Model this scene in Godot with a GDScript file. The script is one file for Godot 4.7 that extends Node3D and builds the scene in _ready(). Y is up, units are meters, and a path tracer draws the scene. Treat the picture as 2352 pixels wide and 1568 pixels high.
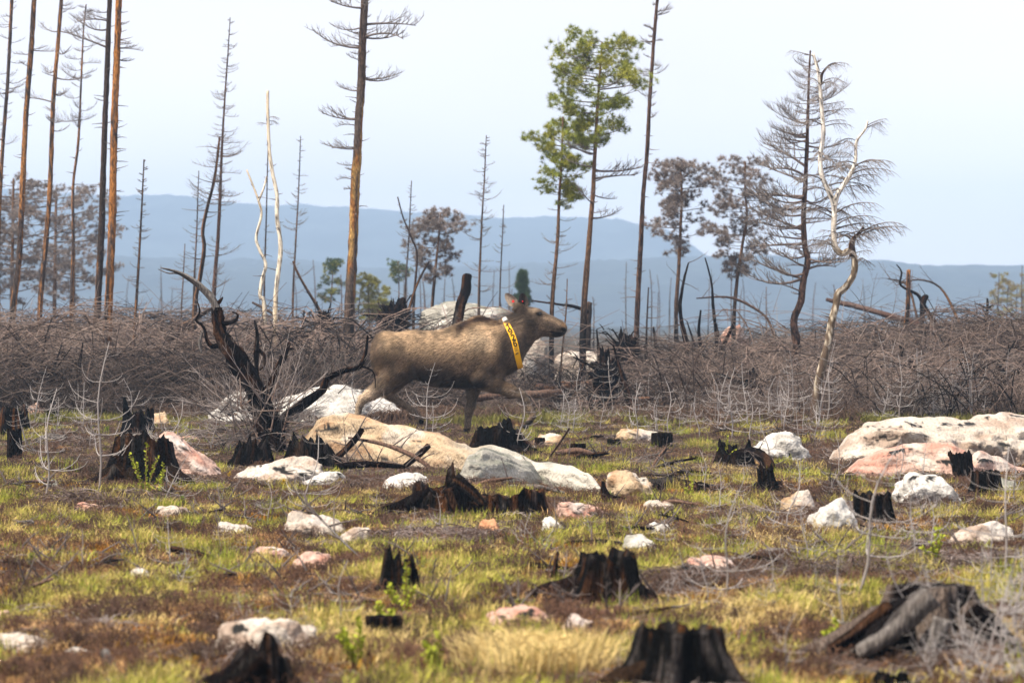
extends Node3D
# A moose with a yellow collar trots through an old burnt forest: charred stumps, pale boulders, dead trees, blue hills.
# Pictures are measured in a frame 2352 wide; px() helpers turn a place in it plus a distance into a point of the world.

const F := 9578.0          # focal length in frame units
const CX := 1176.0
const CY := 784.0
const EYE := 1.75

var cam: Camera3D
var rng := RandomNumberGenerator.new()
var n_low := FastNoiseLite.new()
var n_mid := FastNoiseLite.new()
var n_fine := FastNoiseLite.new()
var n_patch := FastNoiseLite.new()
var n_shape := FastNoiseLite.new()
var M := {}
var landmarks := []
var used_labels := {}
var moose_at := Vector3.ZERO
var keep_clear := []       # [x, z, radius]: where rocks and stumps stand, so that grass does not grow through them


class MB:
	var v := PackedVector3Array()
	var n := PackedVector3Array()
	var c := PackedColorArray()
	var i := PackedInt32Array()
	static var rings := {}

	static func ring(sides: int) -> PackedVector2Array:
		if not rings.has(sides):
			var a := PackedVector2Array()
			for k in sides:
				a.append(Vector2.from_angle(TAU * k / sides))
			rings[sides] = a
		return rings[sides]

	func tube(p: PackedVector3Array, r: PackedFloat32Array, sides: int, c0: Color, c1: Color) -> void:
		var m := p.size()
		var start := v.size()
		var a := ring(sides)
		var t := (p[1] - p[0]).normalized()
		var u := t.cross(Vector3(0.31, 0.22, 0.92)).normalized()
		for j in m:
			if j > 0:
				t = (p[mini(j + 1, m - 1)] - p[j - 1]).normalized()
			u = (u - t * u.dot(t)).normalized()
			var w := t.cross(u)
			var col := c0.lerp(c1, float(j) / (m - 1))
			for k in sides:
				var d := u * a[k].x + w * a[k].y
				v.append(p[j] + d * r[j])
				n.append(d)
				c.append(col)
		for j in m - 1:
			for k in sides:
				var q := start + j * sides + k
				var q1 := start + j * sides + (k + 1) % sides
				i.append_array(PackedInt32Array([q, q + sides, q1, q1, q + sides, q1 + sides]))
		# closed ends
		for e in 2:
			var row := 0 if e == 0 else m - 1
			if r[row] < 0.004:
				continue
			var dir := (p[0] - p[1]).normalized() if e == 0 else (p[m - 1] - p[m - 2]).normalized()
			var s2 := v.size()
			v.append(p[row] + dir * r[row] * 0.15)
			n.append(dir)
			c.append(c0 if e == 0 else c1)
			for k in sides:
				v.append(v[start + row * sides + k])
				n.append(dir)
				c.append(c0 if e == 0 else c1)
			for k in sides:
				var k1 := (k + 1) % sides
				if e == 0:
					i.append_array(PackedInt32Array([s2, s2 + 1 + k, s2 + 1 + k1]))
				else:
					i.append_array(PackedInt32Array([s2, s2 + 1 + k1, s2 + 1 + k]))

	# a thin curved twig through three points
	func twig(p0: Vector3, p1: Vector3, p2: Vector3, r0: float, r1: float, c0: Color, c1: Color, segs := 3, sides := 3) -> void:
		var p := PackedVector3Array()
		var r := PackedFloat32Array()
		for j in segs + 1:
			var s := float(j) / segs
			p.append(p0 * (1 - s) * (1 - s) + p1 * 2 * s * (1 - s) + p2 * s * s)
			r.append(lerpf(r0, r1, s))
		tube(p, r, sides, c0, c1)

	# rows run down (or away), columns run round (or to +x)
	func grid(P: PackedVector3Array, C: PackedColorArray, rows: int, cols: int, wrap: bool) -> void:
		var start := v.size()
		for a in rows:
			for b in cols:
				var up := P[maxi(a - 1, 0) * cols + b]
				var dn := P[mini(a + 1, rows - 1) * cols + b]
				var l := P[a * cols + ((b - 1 + cols) % cols if wrap else maxi(b - 1, 0))]
				var rr := P[a * cols + ((b + 1) % cols if wrap else mini(b + 1, cols - 1))]
				var nn := (rr - l).cross(dn - up)
				n.append(nn.normalized() if nn.length_squared() > 1e-16 else Vector3.UP)
		v.append_array(P)
		c.append_array(C)
		for a in rows - 1:
			for b in (cols if wrap else cols - 1):
				var q := start + a * cols + b
				var q1 := start + a * cols + (b + 1) % cols
				i.append_array(PackedInt32Array([q, q + cols, q1, q1, q + cols, q1 + cols]))

	func tri(p0: Vector3, p1: Vector3, p2: Vector3, col: Color, col2: Color) -> void:
		var s := v.size()
		var nn := (p2 - p0).cross(p1 - p0).normalized()
		v.append(p0); v.append(p1); v.append(p2)
		n.append(nn); n.append(nn); n.append(nn)
		c.append(col); c.append(col); c.append(col2)
		i.append(s); i.append(s + 1); i.append(s + 2)

	func mesh(mat: Material) -> ArrayMesh:
		var a := []
		a.resize(Mesh.ARRAY_MAX)
		a[Mesh.ARRAY_VERTEX] = v
		a[Mesh.ARRAY_NORMAL] = n
		a[Mesh.ARRAY_COLOR] = c
		a[Mesh.ARRAY_INDEX] = i
		var me := ArrayMesh.new()
		me.add_surface_from_arrays(Mesh.PRIMITIVE_TRIANGLES, a)
		me.surface_set_material(0, mat)
		return me


# ---------------------------------------------------------------- naming

var name_counts := {}

func numbered(called: String) -> String:
	var k: int = name_counts.get(called, 0)
	name_counts[called] = k + 1
	return called if k == 0 else "%s_%03d" % [called, k]

func tag(o: Node3D, label: String, category: String, group := "", kind := "") -> Node3D:
	if label: o.set_meta("label", label)
	if category: o.set_meta("category", category)
	if group: o.set_meta("group", group)
	if kind: o.set_meta("kind", kind)
	return o

func thing(called: String, at_: Vector3, label: String, category: String, group := "") -> Node3D:
	var o := Node3D.new()
	o.name = numbered(called)
	add_child(o, true)
	o.position = at_
	used_labels[label.to_lower()] = true
	return tag(o, label, category, group)

func part(called: String, me: Mesh, parent: Node3D, kind := "") -> MeshInstance3D:
	var o := MeshInstance3D.new()
	o.mesh = me
	var k := 0
	var want := called
	while parent.has_node(want):
		k += 1
		want = "%s_%03d" % [called, k]
	o.name = want
	parent.add_child(o, true)
	if kind: o.set_meta("kind", kind)
	return o

func single(called: String, me: Mesh, at_: Vector3, label: String, category: String, group := "", kind := "") -> MeshInstance3D:
	var o := MeshInstance3D.new()
	o.mesh = me
	o.name = numbered(called)
	add_child(o, true)
	o.position = at_
	if label: used_labels[label.to_lower()] = true
	tag(o, label, category, group, kind)
	return o

func scatter(called: String, me: Mesh, xf: Array, cols: PackedColorArray, parent: Node3D = null) -> MultiMeshInstance3D:
	var mm := MultiMesh.new()
	mm.transform_format = MultiMesh.TRANSFORM_3D
	mm.use_colors = true
	mm.mesh = me
	mm.instance_count = xf.size()
	for k in xf.size():
		mm.set_instance_transform(k, xf[k])
		mm.set_instance_color(k, cols[k])
	var o := MultiMeshInstance3D.new()
	o.multimesh = mm
	o.name = numbered(called) if parent == null else called
	(parent if parent else self).add_child(o, true)
	o.set_meta("kind", "stuff")
	return o

# says where a small thing stands by the named things next to it in the picture
func place_label(desc: String, x: float, y: float) -> String:
	var near := []
	for l in landmarks:
		near.append([Vector2(l[1] - x, (l[2] - y) * 1.6).length(), l])
	near.sort_custom(func(a, b): return a[0] < b[0])
	for k in mini(near.size(), 14):
		var l = near[k][1]
		var dx: float = x - l[1]
		var dy: float = y - l[2]
		var rel := ("in front of" if dy > 0 else "behind") if absf(dy) * 1.6 > absf(dx) else ("right of" if dx > 0 else "left of")
		for how in (["just ", "", "well "] if near[k][0] < 130 else ["", "well "]):
			var t: String = desc + " " + how + rel + " " + l[0]
			if not used_labels.has(t.to_lower()):
				used_labels[t.to_lower()] = true
				return t
	return desc

# ---------------------------------------------------------------- places

func ray(x: float, y: float) -> Vector3:
	var w := cam.transform.basis * Vector3((x - CX) / F, (CY - y) / F, -1.0)
	return w / -w.z

func at(x: float, y: float, d: float) -> Vector3:
	return cam.position + ray(x, y) * d

func ground_y(x: float, z: float) -> float:
	var d := -z
	var h := n_mid.get_noise_2d(x, z) * 0.15 + n_fine.get_noise_2d(x, z) * 0.05
	h *= clampf((170.0 - d) / 100.0, 0.0, 1.0)
	h += n_low.get_noise_2d(x, z) * 0.10 * clampf((400.0 - d) / 200.0, 0.0, 1.0)
	if d > 300.0:
		h += n_low.get_noise_2d(x * 0.05, z * 0.05) * 1.2 * clampf((d - 300.0) / 400.0, 0.0, 1.0) - 0.3 * clampf((d - 300.0) / 400.0, 0.0, 1.0)
	var m := Vector2((x - moose_at.x) * 0.8, z - moose_at.z).length()
	return h * smoothstep(1.2, 3.0, m)

func ground_n(x: float, z: float) -> Vector3:
	var e := 0.1
	return Vector3(ground_y(x - e, z) - ground_y(x + e, z), 2 * e, ground_y(x, z - e) - ground_y(x, z + e)).normalized()

# the point of the ground seen at that place of the frame
func on_ground(x: float, y: float) -> Vector3:
	var r := ray(x, y)
	var d := 13.0
	while d < 500.0:
		var p := cam.position + r * d
		if p.y < ground_y(p.x, p.z):
			return p
		d *= 1.0025
	return cam.position + r * d

func on_soil(x: float, d: float) -> Vector3:   # the ground under a column of the frame, at a distance
	var p := at(x, CY, d)
	return Vector3(p.x, ground_y(p.x, p.z), p.z)

func rf(a: float, b: float) -> float:
	return rng.randf_range(a, b)

func tint(c: Color, by: float) -> Color:
	var k := 1.0 + rf(-by, by)
	return Color(c.r * k, c.g * k, c.b * k)

func spline(pts: PackedVector3Array, per: int) -> PackedVector3Array:
	var out := PackedVector3Array()
	var m := pts.size()
	for k in m - 1:
		for s in per:
			out.append(pts[k].cubic_interpolate(pts[k + 1], pts[maxi(k - 1, 0)], pts[mini(k + 2, m - 1)], float(s) / per))
	out.append(pts[m - 1])
	return out

# ---------------------------------------------------------------- materials

func noise_tex(freq: float, oct: int, lo: Color, hi: Color, seed_: int, size := 512, type := FastNoiseLite.TYPE_SIMPLEX_SMOOTH, mid = null, mid_at := 0.5) -> NoiseTexture2D:
	var f := FastNoiseLite.new()
	f.noise_type = type
	f.frequency = freq
	f.fractal_octaves = oct
	f.seed = seed_
	var t := NoiseTexture2D.new()
	t.width = size
	t.height = size
	t.seamless = true
	t.noise = f
	var g := Gradient.new()
	g.set_color(0, lo)
	g.set_color(1, hi)
	if mid != null:
		g.add_point(mid_at, mid)
	t.color_ramp = g
	return t

func mat(rough: float, tex: Texture2D = null, scale := Vector3.ONE, bump: Texture2D = null, bump_cm := 0.0) -> StandardMaterial3D:
	var m := StandardMaterial3D.new()
	m.vertex_color_use_as_albedo = true
	m.roughness = rough
	m.metallic_specular = 0.3
	if tex or bump:
		m.uv1_triplanar = true
		m.uv1_scale = scale
	if tex:
		m.albedo_texture = tex
	if bump:
		m.heightmap_enabled = true
		m.heightmap_texture = bump
		m.heightmap_scale = bump_cm
	return m

func make_materials() -> void:
	var speck := noise_tex(0.045, 5, Color(0.55, 0.55, 0.56), Color(1, 1, 1), 3, 512, FastNoiseLite.TYPE_SIMPLEX_SMOOTH, Color(0.9, 0.89, 0.88), 0.45)
	var grain := noise_tex(0.02, 5, Color(0, 0, 0), Color(1, 1, 1), 4)
	M.rock = mat(0.85, speck, Vector3(1.1, 1.1, 1.1), grain, 3.0)
	var streak := noise_tex(0.03, 4, Color(0.28, 0.27, 0.27), Color(1, 1, 1), 5)
	var cracks := noise_tex(0.03, 3, Color(0, 0, 0), Color(1, 1, 1), 6, 512, FastNoiseLite.TYPE_CELLULAR)
	M.char = mat(0.9, streak, Vector3(3.2, 0.7, 3.2), streak, 5.0)
	M.char.metallic_specular = 0.12
	M.bark = mat(0.9, streak, Vector3(2.6, 0.6, 2.6), streak, 2.0)
	M.birch = mat(0.75, noise_tex(0.035, 4, Color(0.25, 0.23, 0.22), Color(1, 1, 1), 8, 512, FastNoiseLite.TYPE_SIMPLEX_SMOOTH, Color(0.95, 0.93, 0.9), 0.32), Vector3(0.7, 3.0, 0.7))
	M.twig = mat(0.85)
	M.soil = mat(0.95, noise_tex(0.03, 5, Color(0.35, 0.33, 0.32), Color(1, 1, 1), 9), Vector3(1.6, 1.6, 1.6), grain, 5.0)
	M.grass = mat(0.7)
	M.grass.backlight_enabled = true
	M.grass.backlight = Color(0.5, 0.5, 0.5)
	M.grass.metallic_specular = 0.2
	M.needle = mat(0.6)
	M.needle.backlight_enabled = true
	M.needle.backlight = Color(0.25, 0.25, 0.25)
	M.hill = mat(1.0, noise_tex(0.03, 5, Color(0.4, 0.4, 0.4), Color(1, 1, 1), 10), Vector3(0.004, 0.004, 0.004))
	M.coat = mat(0.8, noise_tex(0.03, 4, Color(0.55, 0.53, 0.52), Color(1, 1, 1), 12), Vector3(2.2, 3.5, 2.2))
	M.coat.rim_enabled = true
	M.coat.rim = 0.4
	M.coat.rim_tint = 0.6
	M.hair = mat(0.6)
	M.strap = mat(0.45)
	M.print = mat(0.6)
	M.eye = mat(0.08)
	M.eye.metallic_specular = 0.6


# ---------------------------------------------------------------- light, lens, air

func make_view() -> void:
	cam = Camera3D.new()
	cam.name = "camera"
	add_child(cam)
	cam.position = Vector3(0, EYE, 0)
	cam.rotation = Vector3(-atan((784.0 - 735.0) / F), 0, 0)
	cam.fov = 2.0 * rad_to_deg(atan(784.0 / F))
	cam.near = 0.5
	cam.far = 9000.0
	cam.current = true
	var lens := CameraAttributesPhysical.new()
	lens.frustum_focal_length = 146.6
	lens.frustum_focus_distance = 50.0
	lens.frustum_near = 0.5
	lens.frustum_far = 9000.0
	lens.exposure_aperture = 4.6
	cam.attributes = lens

	var e := Environment.new()
	e.background_mode = Environment.BG_SKY
	e.tonemap_mode = Environment.TONE_MAPPER_LINEAR
	e.tonemap_exposure = 1.95
	e.sdfgi_enabled = true
	e.ssao_enabled = true
	e.ssil_enabled = true
	e.fog_enabled = true
	e.fog_density = 0.00042
	e.fog_light_color = Color(0.74, 0.86, 1.0)
	var sm := PanoramaSkyMaterial.new()
	sm.panorama = sky_picture()
	var s := Sky.new()
	s.sky_material = sm
	e.sky = s
	e.background_energy_multiplier = 1.0
	var we := WorldEnvironment.new()
	we.name = "daylight"
	we.environment = e
	add_child(we)

	var sun := DirectionalLight3D.new()
	sun.name = "sun"
	sun.light_color = Color(1.0, 0.95, 0.87)
	sun.light_energy = 1.5
	sun.light_angular_distance = 0.6
	sun.shadow_enabled = true
	add_child(sun)
	sun.look_at_from_position(Vector3.ZERO, -Vector3(-0.40, 0.86, 0.30).normalized())

# thin bright cloud: pale near the horizon, bluer overhead
func sky_picture() -> ImageTexture:
	var w := 1024
	var h := 512
	var im := Image.create(w, h, false, Image.FORMAT_RGBF)
	var f := FastNoiseLite.new()
	f.seed = 21
	f.frequency = 2.2
	f.fractal_octaves = 4
	var low := Color(0.77, 0.70, 0.685)
	var high := Color(0.15, 0.24, 0.40)
	for y in h:
		var up := (0.5 - (y + 0.5) / h) * PI
		var k := pow(clampf(sin(up), 0.0, 1.0), 0.7)
		for x in w:
			var c := low
			if up > -0.02:
				var a := TAU * x / w
				var dir := Vector3(cos(a) * cos(up) , sin(up) * 5.0, sin(a) * cos(up))
				var cloud := clampf(0.5 + f.get_noise_3dv(dir * 1.6) * 0.9, 0.0, 1.0)
				c = low.lerp(high, k).lerp(Color(0.75, 0.71, 0.70), (0.25 + 0.35 * cloud) * (0.35 + 0.65 * k))
				c *= 1.0 + (cloud - 0.5) * 0.13
			im.set_pixel(x, y, c)
	return ImageTexture.create_from_image(im)

# ---------------------------------------------------------------- ground and hills

func soil_color(x: float, z: float) -> Color:
	var a := n_patch.get_noise_2d(x * 1.0, z * 0.7)
	var b := n_patch.get_noise_2d(x * 3.1 + 40.0, z * 2.3)
	var c := n_patch.get_noise_2d(x * 7.0 - 90.0, z * 5.0)
	var col := Color(0.20, 0.125, 0.07).lerp(Color(0.33, 0.245, 0.11), smoothstep(-0.2, 0.35, a + 0.4 * c))
	col = col.lerp(Color(0.020, 0.014, 0.011), 0.92 * smoothstep(0.20, 0.45, b + 0.3 * c))
	col = col.lerp(Color(0.26, 0.095, 0.025), 0.85 * smoothstep(0.22, 0.42, n_patch.get_noise_2d(x * 1.7 + 300.0, z * 1.3) + 0.25 * c))
	var d := -z
	if d > 60.0:
		col = col.lerp(Color(0.10, 0.072, 0.05), smoothstep(60.0, 90.0, d) * 0.8)
	if d > 150.0:
		col = col.lerp(Color(0.13, 0.11, 0.055), smoothstep(150.0, 300.0, d) * (0.5 + 0.5 * a))
	if d > 500.0:
		col = col.lerp(Color(0.05, 0.055, 0.04), smoothstep(500.0, 900.0, d))
	return col

func make_ground() -> void:
	var rows := PackedFloat32Array()
	var z := 12.0
	while z > -140.0:
		rows.append(z)
		var d := -z
		z -= 2.0 if d < 10.0 else (0.12 if d < 70.0 else 0.12 + (d - 70.0) * 0.012)
	while z > -3300.0:
		rows.append(z)
		z *= 1.035
	rows.append(-3300.0)
	var cols := 150
	var P := PackedVector3Array()
	var C := PackedColorArray()
	for zz in rows:
		var half := 9.0 + maxf(0.0, -zz) * 0.19
		for b in cols:
			var s := 2.0 * b / (cols - 1) - 1.0
			var x := half * (s * 0.62 + s * s * s * 0.38)
			P.append(Vector3(x, ground_y(x, zz), zz))
			C.append(soil_color(x, zz))
	var mb := MB.new()
	mb.grid(P, C, rows.size(), cols, false)
	single("ground", mb.mesh(M.soil), Vector3.ZERO, "", "", "", "structure")

func make_hill(called: String, dist: float, depth: float, prof: Array, col: Color, bump: float, seed_: int) -> void:
	var f := FastNoiseLite.new()
	f.seed = seed_
	f.frequency = 0.004
	f.fractal_octaves = 4
	var P := PackedVector3Array()
	var C := PackedColorArray()
	var cols := 600
	var rows := 24
	for a in rows:
		var t := 1.0 - float(a) / (rows - 1)     # 1: the crest, behind; 0: the foot, in front
		for b in cols:
			var x := lerpf(-1500.0, 3900.0, float(b) / (cols - 1))
			var y := 0.0
			for k in range(0, prof.size() - 2, 2):
				if x >= prof[k] and x <= prof[k + 2]:
					y = lerpf(prof[k + 1], prof[k + 3], smoothstep(0.0, 1.0, (x - prof[k]) / (prof[k + 2] - prof[k])))
			var d := dist - depth * (1.0 - t)
			var top := at(x, y, dist)
			var h := (top.y + f.get_noise_2d(top.x * 1.0, 0.0) * bump * 1.6 + f.get_noise_2d(top.x * 9.0, 50.0) * bump * 0.5 + f.get_noise_2d(top.x * 40.0, 90.0) * bump * 0.3) * sin(t * PI * 0.5)
			h += f.get_noise_2d(top.x * 2.0, t * 900.0) * bump * 2.0 * t * (1.0 - t) * 4.0
			P.append(Vector3(top.x, h - 2.0 * (1.0 - t), -d))
			var k2 := 1.0 + 1.1 * f.get_noise_2d(top.x * 3.0, d * 3.0) + 0.7 * f.get_noise_2d(top.x * 14.0, d * 9.0)
			C.append(Color(col.r * k2, col.g * k2, col.b * k2))
	var mb := MB.new()
	mb.grid(P, C, rows, cols, false)
	single(called, mb.mesh(M.hill), Vector3.ZERO, "", "", "", "structure")

# ---------------------------------------------------------------- boulders

const ROCKS := {
	"white": [Color(0.58, 0.565, 0.545), Color(0.40, 0.385, 0.36)],
	"pale": [Color(0.50, 0.445, 0.39), Color(0.36, 0.275, 0.22)],
	"pink": [Color(0.50, 0.34, 0.28), Color(0.45, 0.235, 0.18)],
	"tan": [Color(0.47, 0.36, 0.24), Color(0.36, 0.23, 0.135)],
	"grey": [Color(0.33, 0.32, 0.285), Color(0.21, 0.215, 0.18)],
	"orange": [Color(0.56, 0.30, 0.17), Color(0.45, 0.22, 0.12)],
}

# half width, height above the ground, half depth
func rock_mesh(rx: float, h: float, rz: float, look: String, sd: int, skew := 0.0, charred := 0.12, fine := 1.0) -> ArrayMesh:
	var rows := int(26 * fine)
	var cols := int(56 * fine)
	var P := PackedVector3Array()
	var C := PackedColorArray()
	var off := Vector3(sd * 7.3, sd * 3.1, sd * 5.7)
	var r2 := RandomNumberGenerator.new()
	r2.seed = sd
	var planes := []
	for k in 7:
		var nrm := Vector3(r2.randf_range(-1, 1), r2.randf_range(-0.2, 1), r2.randf_range(-0.6, 1)).normalized()
		planes.append([nrm, r2.randf_range(0.62, 0.95)])
	var hy := h * 0.72
	var yc := h - hy
	var c0: Color = ROCKS[look][0]
	var c1: Color = ROCKS[look][1]
	var size := maxf(rx, h)
	for a in rows:
		var th := 0.02 + 2.25 * float(a) / (rows - 1)
		for b in cols:
			var ph := TAU * b / cols
			var d := Vector3(cos(ph) * sin(th), cos(th), sin(ph) * sin(th))
			var r := pow(pow(absf(d.x), 2.5) + pow(absf(d.y), 2.5) + pow(absf(d.z), 2.5), -0.4)
			for pl in planes:
				var q: float = d.dot(pl[0])
				if q > 0.2:
					var lim: float = pl[1] / q
					if r > lim:
						r = lerpf(r, lim, 0.92)
			r *= 1.0 + 0.24 * n_shape.get_noise_3dv(d * 0.9 + off) + 0.09 * n_shape.get_noise_3dv(d * 2.6 + off) + 0.025 * n_shape.get_noise_3dv(d * 8.0 - off)
			var p := Vector3(d.x * r * rx, yc + d.y * r * hy, d.z * r * rz)
			p.x += skew * maxf(p.y, 0.0)
			P.append(p)
			var m := n_shape.get_noise_3dv(p * (1.6 / size) + off * 2.0)
			var m2 := n_shape.get_noise_3dv(Vector3(p.x, p.y * 3.0, p.z) * 3.4 + off)
			var col := c0.lerp(c1, smoothstep(-0.1, 0.45, m + 0.5 * m2))
			col = col.lerp(Color(0.66, 0.63, 0.60), 0.6 * smoothstep(0.15, 0.4, n_shape.get_noise_3dv(p * 2.2 - off)))
			var bl := n_shape.get_noise_3dv(p * Vector3(1.3, 3.0, 1.3) / maxf(size, 0.4) + off * 3.0) + 0.35 * n_shape.get_noise_3dv(p * 7.0) + 0.30 * n_shape.get_noise_3dv(p * Vector3(17.0, 26.0, 17.0))
			col = col.lerp(Color(0.018, 0.017, 0.016), smoothstep(0.60 - charred, 0.64 - charred, bl))
			C.append(col)
	var mb := MB.new()
	mb.grid(P, C, rows, cols, true)
	return mb.mesh(M.rock)

# a boulder that fills x0..x1 and top..foot of the frame
func boulder(label: String, mark: String, x0: float, x1: float, top: float, foot: float, look: String, sd: int, skew := 0.0, charred := 0.12, deep := 0.8, dist := 0.0, parent: Node3D = null) -> Node3D:
	var mid := (x0 + x1) * 0.5
	var g := on_ground(mid, foot) if dist == 0.0 else at(mid, foot, dist)
	var ppm := F / -g.z
	var rx := (x1 - x0) * 0.5 / ppm
	var h := (foot - top) / ppm + 0.06
	var rz := rx * deep
	var p := Vector3(g.x, g.y - 0.06, g.z - rz * 0.75)
	var fine := clampf((x1 - x0) / 150.0, 0.6, 1.8)
	var me := rock_mesh(rx * 1.04, h, rz, look, sd, skew, charred, fine)
	keep_clear.append([p.x, p.z, rx * 0.86, rz * 0.86, 0])
	if mark:
		landmarks.append([mark, mid, foot])
	if parent:
		var o := part("rock_slab", me, parent)
		o.position = p - parent.position
		return o
	return single("boulder", me, p, label, "boulder", "boulders strewn over the burnt ground")

# a long low rock with a given skyline: places of its top and of its foot along the frame
func slab(parent: Node3D, tops: Array, foot: float, foot_end: float, deep: float, look: String, sd: int, charred := 0.0, back := 0.0, look_end := "") -> void:
	var n := tops.size()
	var x0: float = tops[0][0]
	var x1: float = tops[n - 1][0]
	var g := on_ground((x0 + x1) * 0.5, (foot + foot_end) * 0.5)
	var dist := -g.z + back
	var dist0 := -on_ground(x0, foot).z + back
	var dist1 := -on_ground(x1, foot_end).z + back
	var ppm := F / dist
	var cols := int((x1 - x0) / 3.5)
	var rows := 44
	var P := PackedVector3Array()
	var C := PackedColorArray()
	var off := Vector3(sd * 7.3, sd * 3.1, sd * 5.7)
	var c0: Color = ROCKS[look][0]
	var c1: Color = ROCKS[look][1]
	for a in rows:
		var ph := PI * a / (rows - 1)
		for b in cols:
			var t := float(b) / (cols - 1)
			var x := lerpf(x0, x1, t)
			var y := 0.0
			for k in n - 1:
				if x >= tops[k][0] and x <= tops[k + 1][0]:
					y = lerpf(tops[k][1], tops[k + 1][1], smoothstep(0.0, 1.0, (x - tops[k][0]) / (tops[k + 1][0] - tops[k][0])))
			var f := lerpf(foot, foot_end, t)
			dist = lerpf(dist0, dist1, t)
			ppm = F / dist
			if look_end and b == 0:
				c0 = ROCKS[look][0]
				c1 = ROCKS[look][1]
			var base := at(x, f, dist)
			var h := maxf((f - y) / ppm, 0.0) + 0.05
			var ends := pow(clampf(sin(t * PI) * 1.6, 0.0, 1.0), 0.5)
			var q := Vector3(base.x, 0.0, 0.0)
			var cr := n_shape.get_noise_3dv(Vector3(q.x * 0.9, sin(ph) * h * 2.5, cos(ph)) + off)
			var cr2 := n_shape.get_noise_3dv(Vector3(q.x * 2.6 + h * 2.0, sin(ph) * h * 7.0, cos(ph) * 2.0) - off)
			var step := 0.10 * signf(cr2) * pow(absf(cr2), 0.6)
			var r := 1.0 + 0.20 * cr + step * (1.0 if h > 0.25 else 0.4)
			var s := sin(ph)
			var yy := h * pow(s, 0.62) * lerpf(1.0, r, 0.5 if s > 0.8 else 0.8)
			P.append(Vector3(base.x, base.y - 0.05 + yy, base.z + deep * 0.5 * (cos(ph) * r * ends - 0.9)) - parent.position)
			var m := n_shape.get_noise_3dv(Vector3(base.x * 1.1, yy * 4.0, cos(ph)) + off * 2.0)
			var m2 := n_shape.get_noise_3dv(Vector3(base.x * 2.5 + yy * 3.0, yy * 9.0, cos(ph) * 3.0) + off)
			if look_end:
				var mix_ := smoothstep(0.42, 0.62, t + 0.15 * m)
				c0 = (ROCKS[look][0] as Color).lerp(ROCKS[look_end][0], mix_)
				c1 = (ROCKS[look][1] as Color).lerp(ROCKS[look_end][1], mix_)
			var col := c0.lerp(c1, smoothstep(-0.2, 0.4, m + 0.6 * m2))
			col = col.lerp(Color(0.62, 0.58, 0.52), 0.6 * smoothstep(0.12, 0.35, n_shape.get_noise_3dv(Vector3(base.x * 1.7, yy * 3.0, 7.0) - off)))
			col = col.lerp(Color(0.018, 0.017, 0.016), smoothstep(0.54 - charred, 0.58 - charred, n_shape.get_noise_3dv(Vector3(base.x * 1.2, yy * 6.0, cos(ph)) + off * 3.0) + 0.35 * m2 + 0.35 * n_shape.get_noise_3dv(Vector3(base.x * 9.0, yy * 22.0, cos(ph) * 8.0))))
			C.append(col)
	for k in 5:
		var x := lerpf(x0, x1, 0.1 + 0.2 * k)
		dist = lerpf(dist0, dist1, 0.1 + 0.2 * k)
		var p := at(x, lerpf(foot, foot_end, 0.1 + 0.2 * k), dist)
		keep_clear.append([p.x, p.z - deep * 0.45, (x1 - x0) * 0.13 / ppm, deep * 0.5, 0])
	var mb := MB.new()
	mb.grid(P, C, rows, cols, false)
	part("rock_slab", mb.mesh(M.rock), parent)

# ---------------------------------------------------------------- stumps

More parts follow.
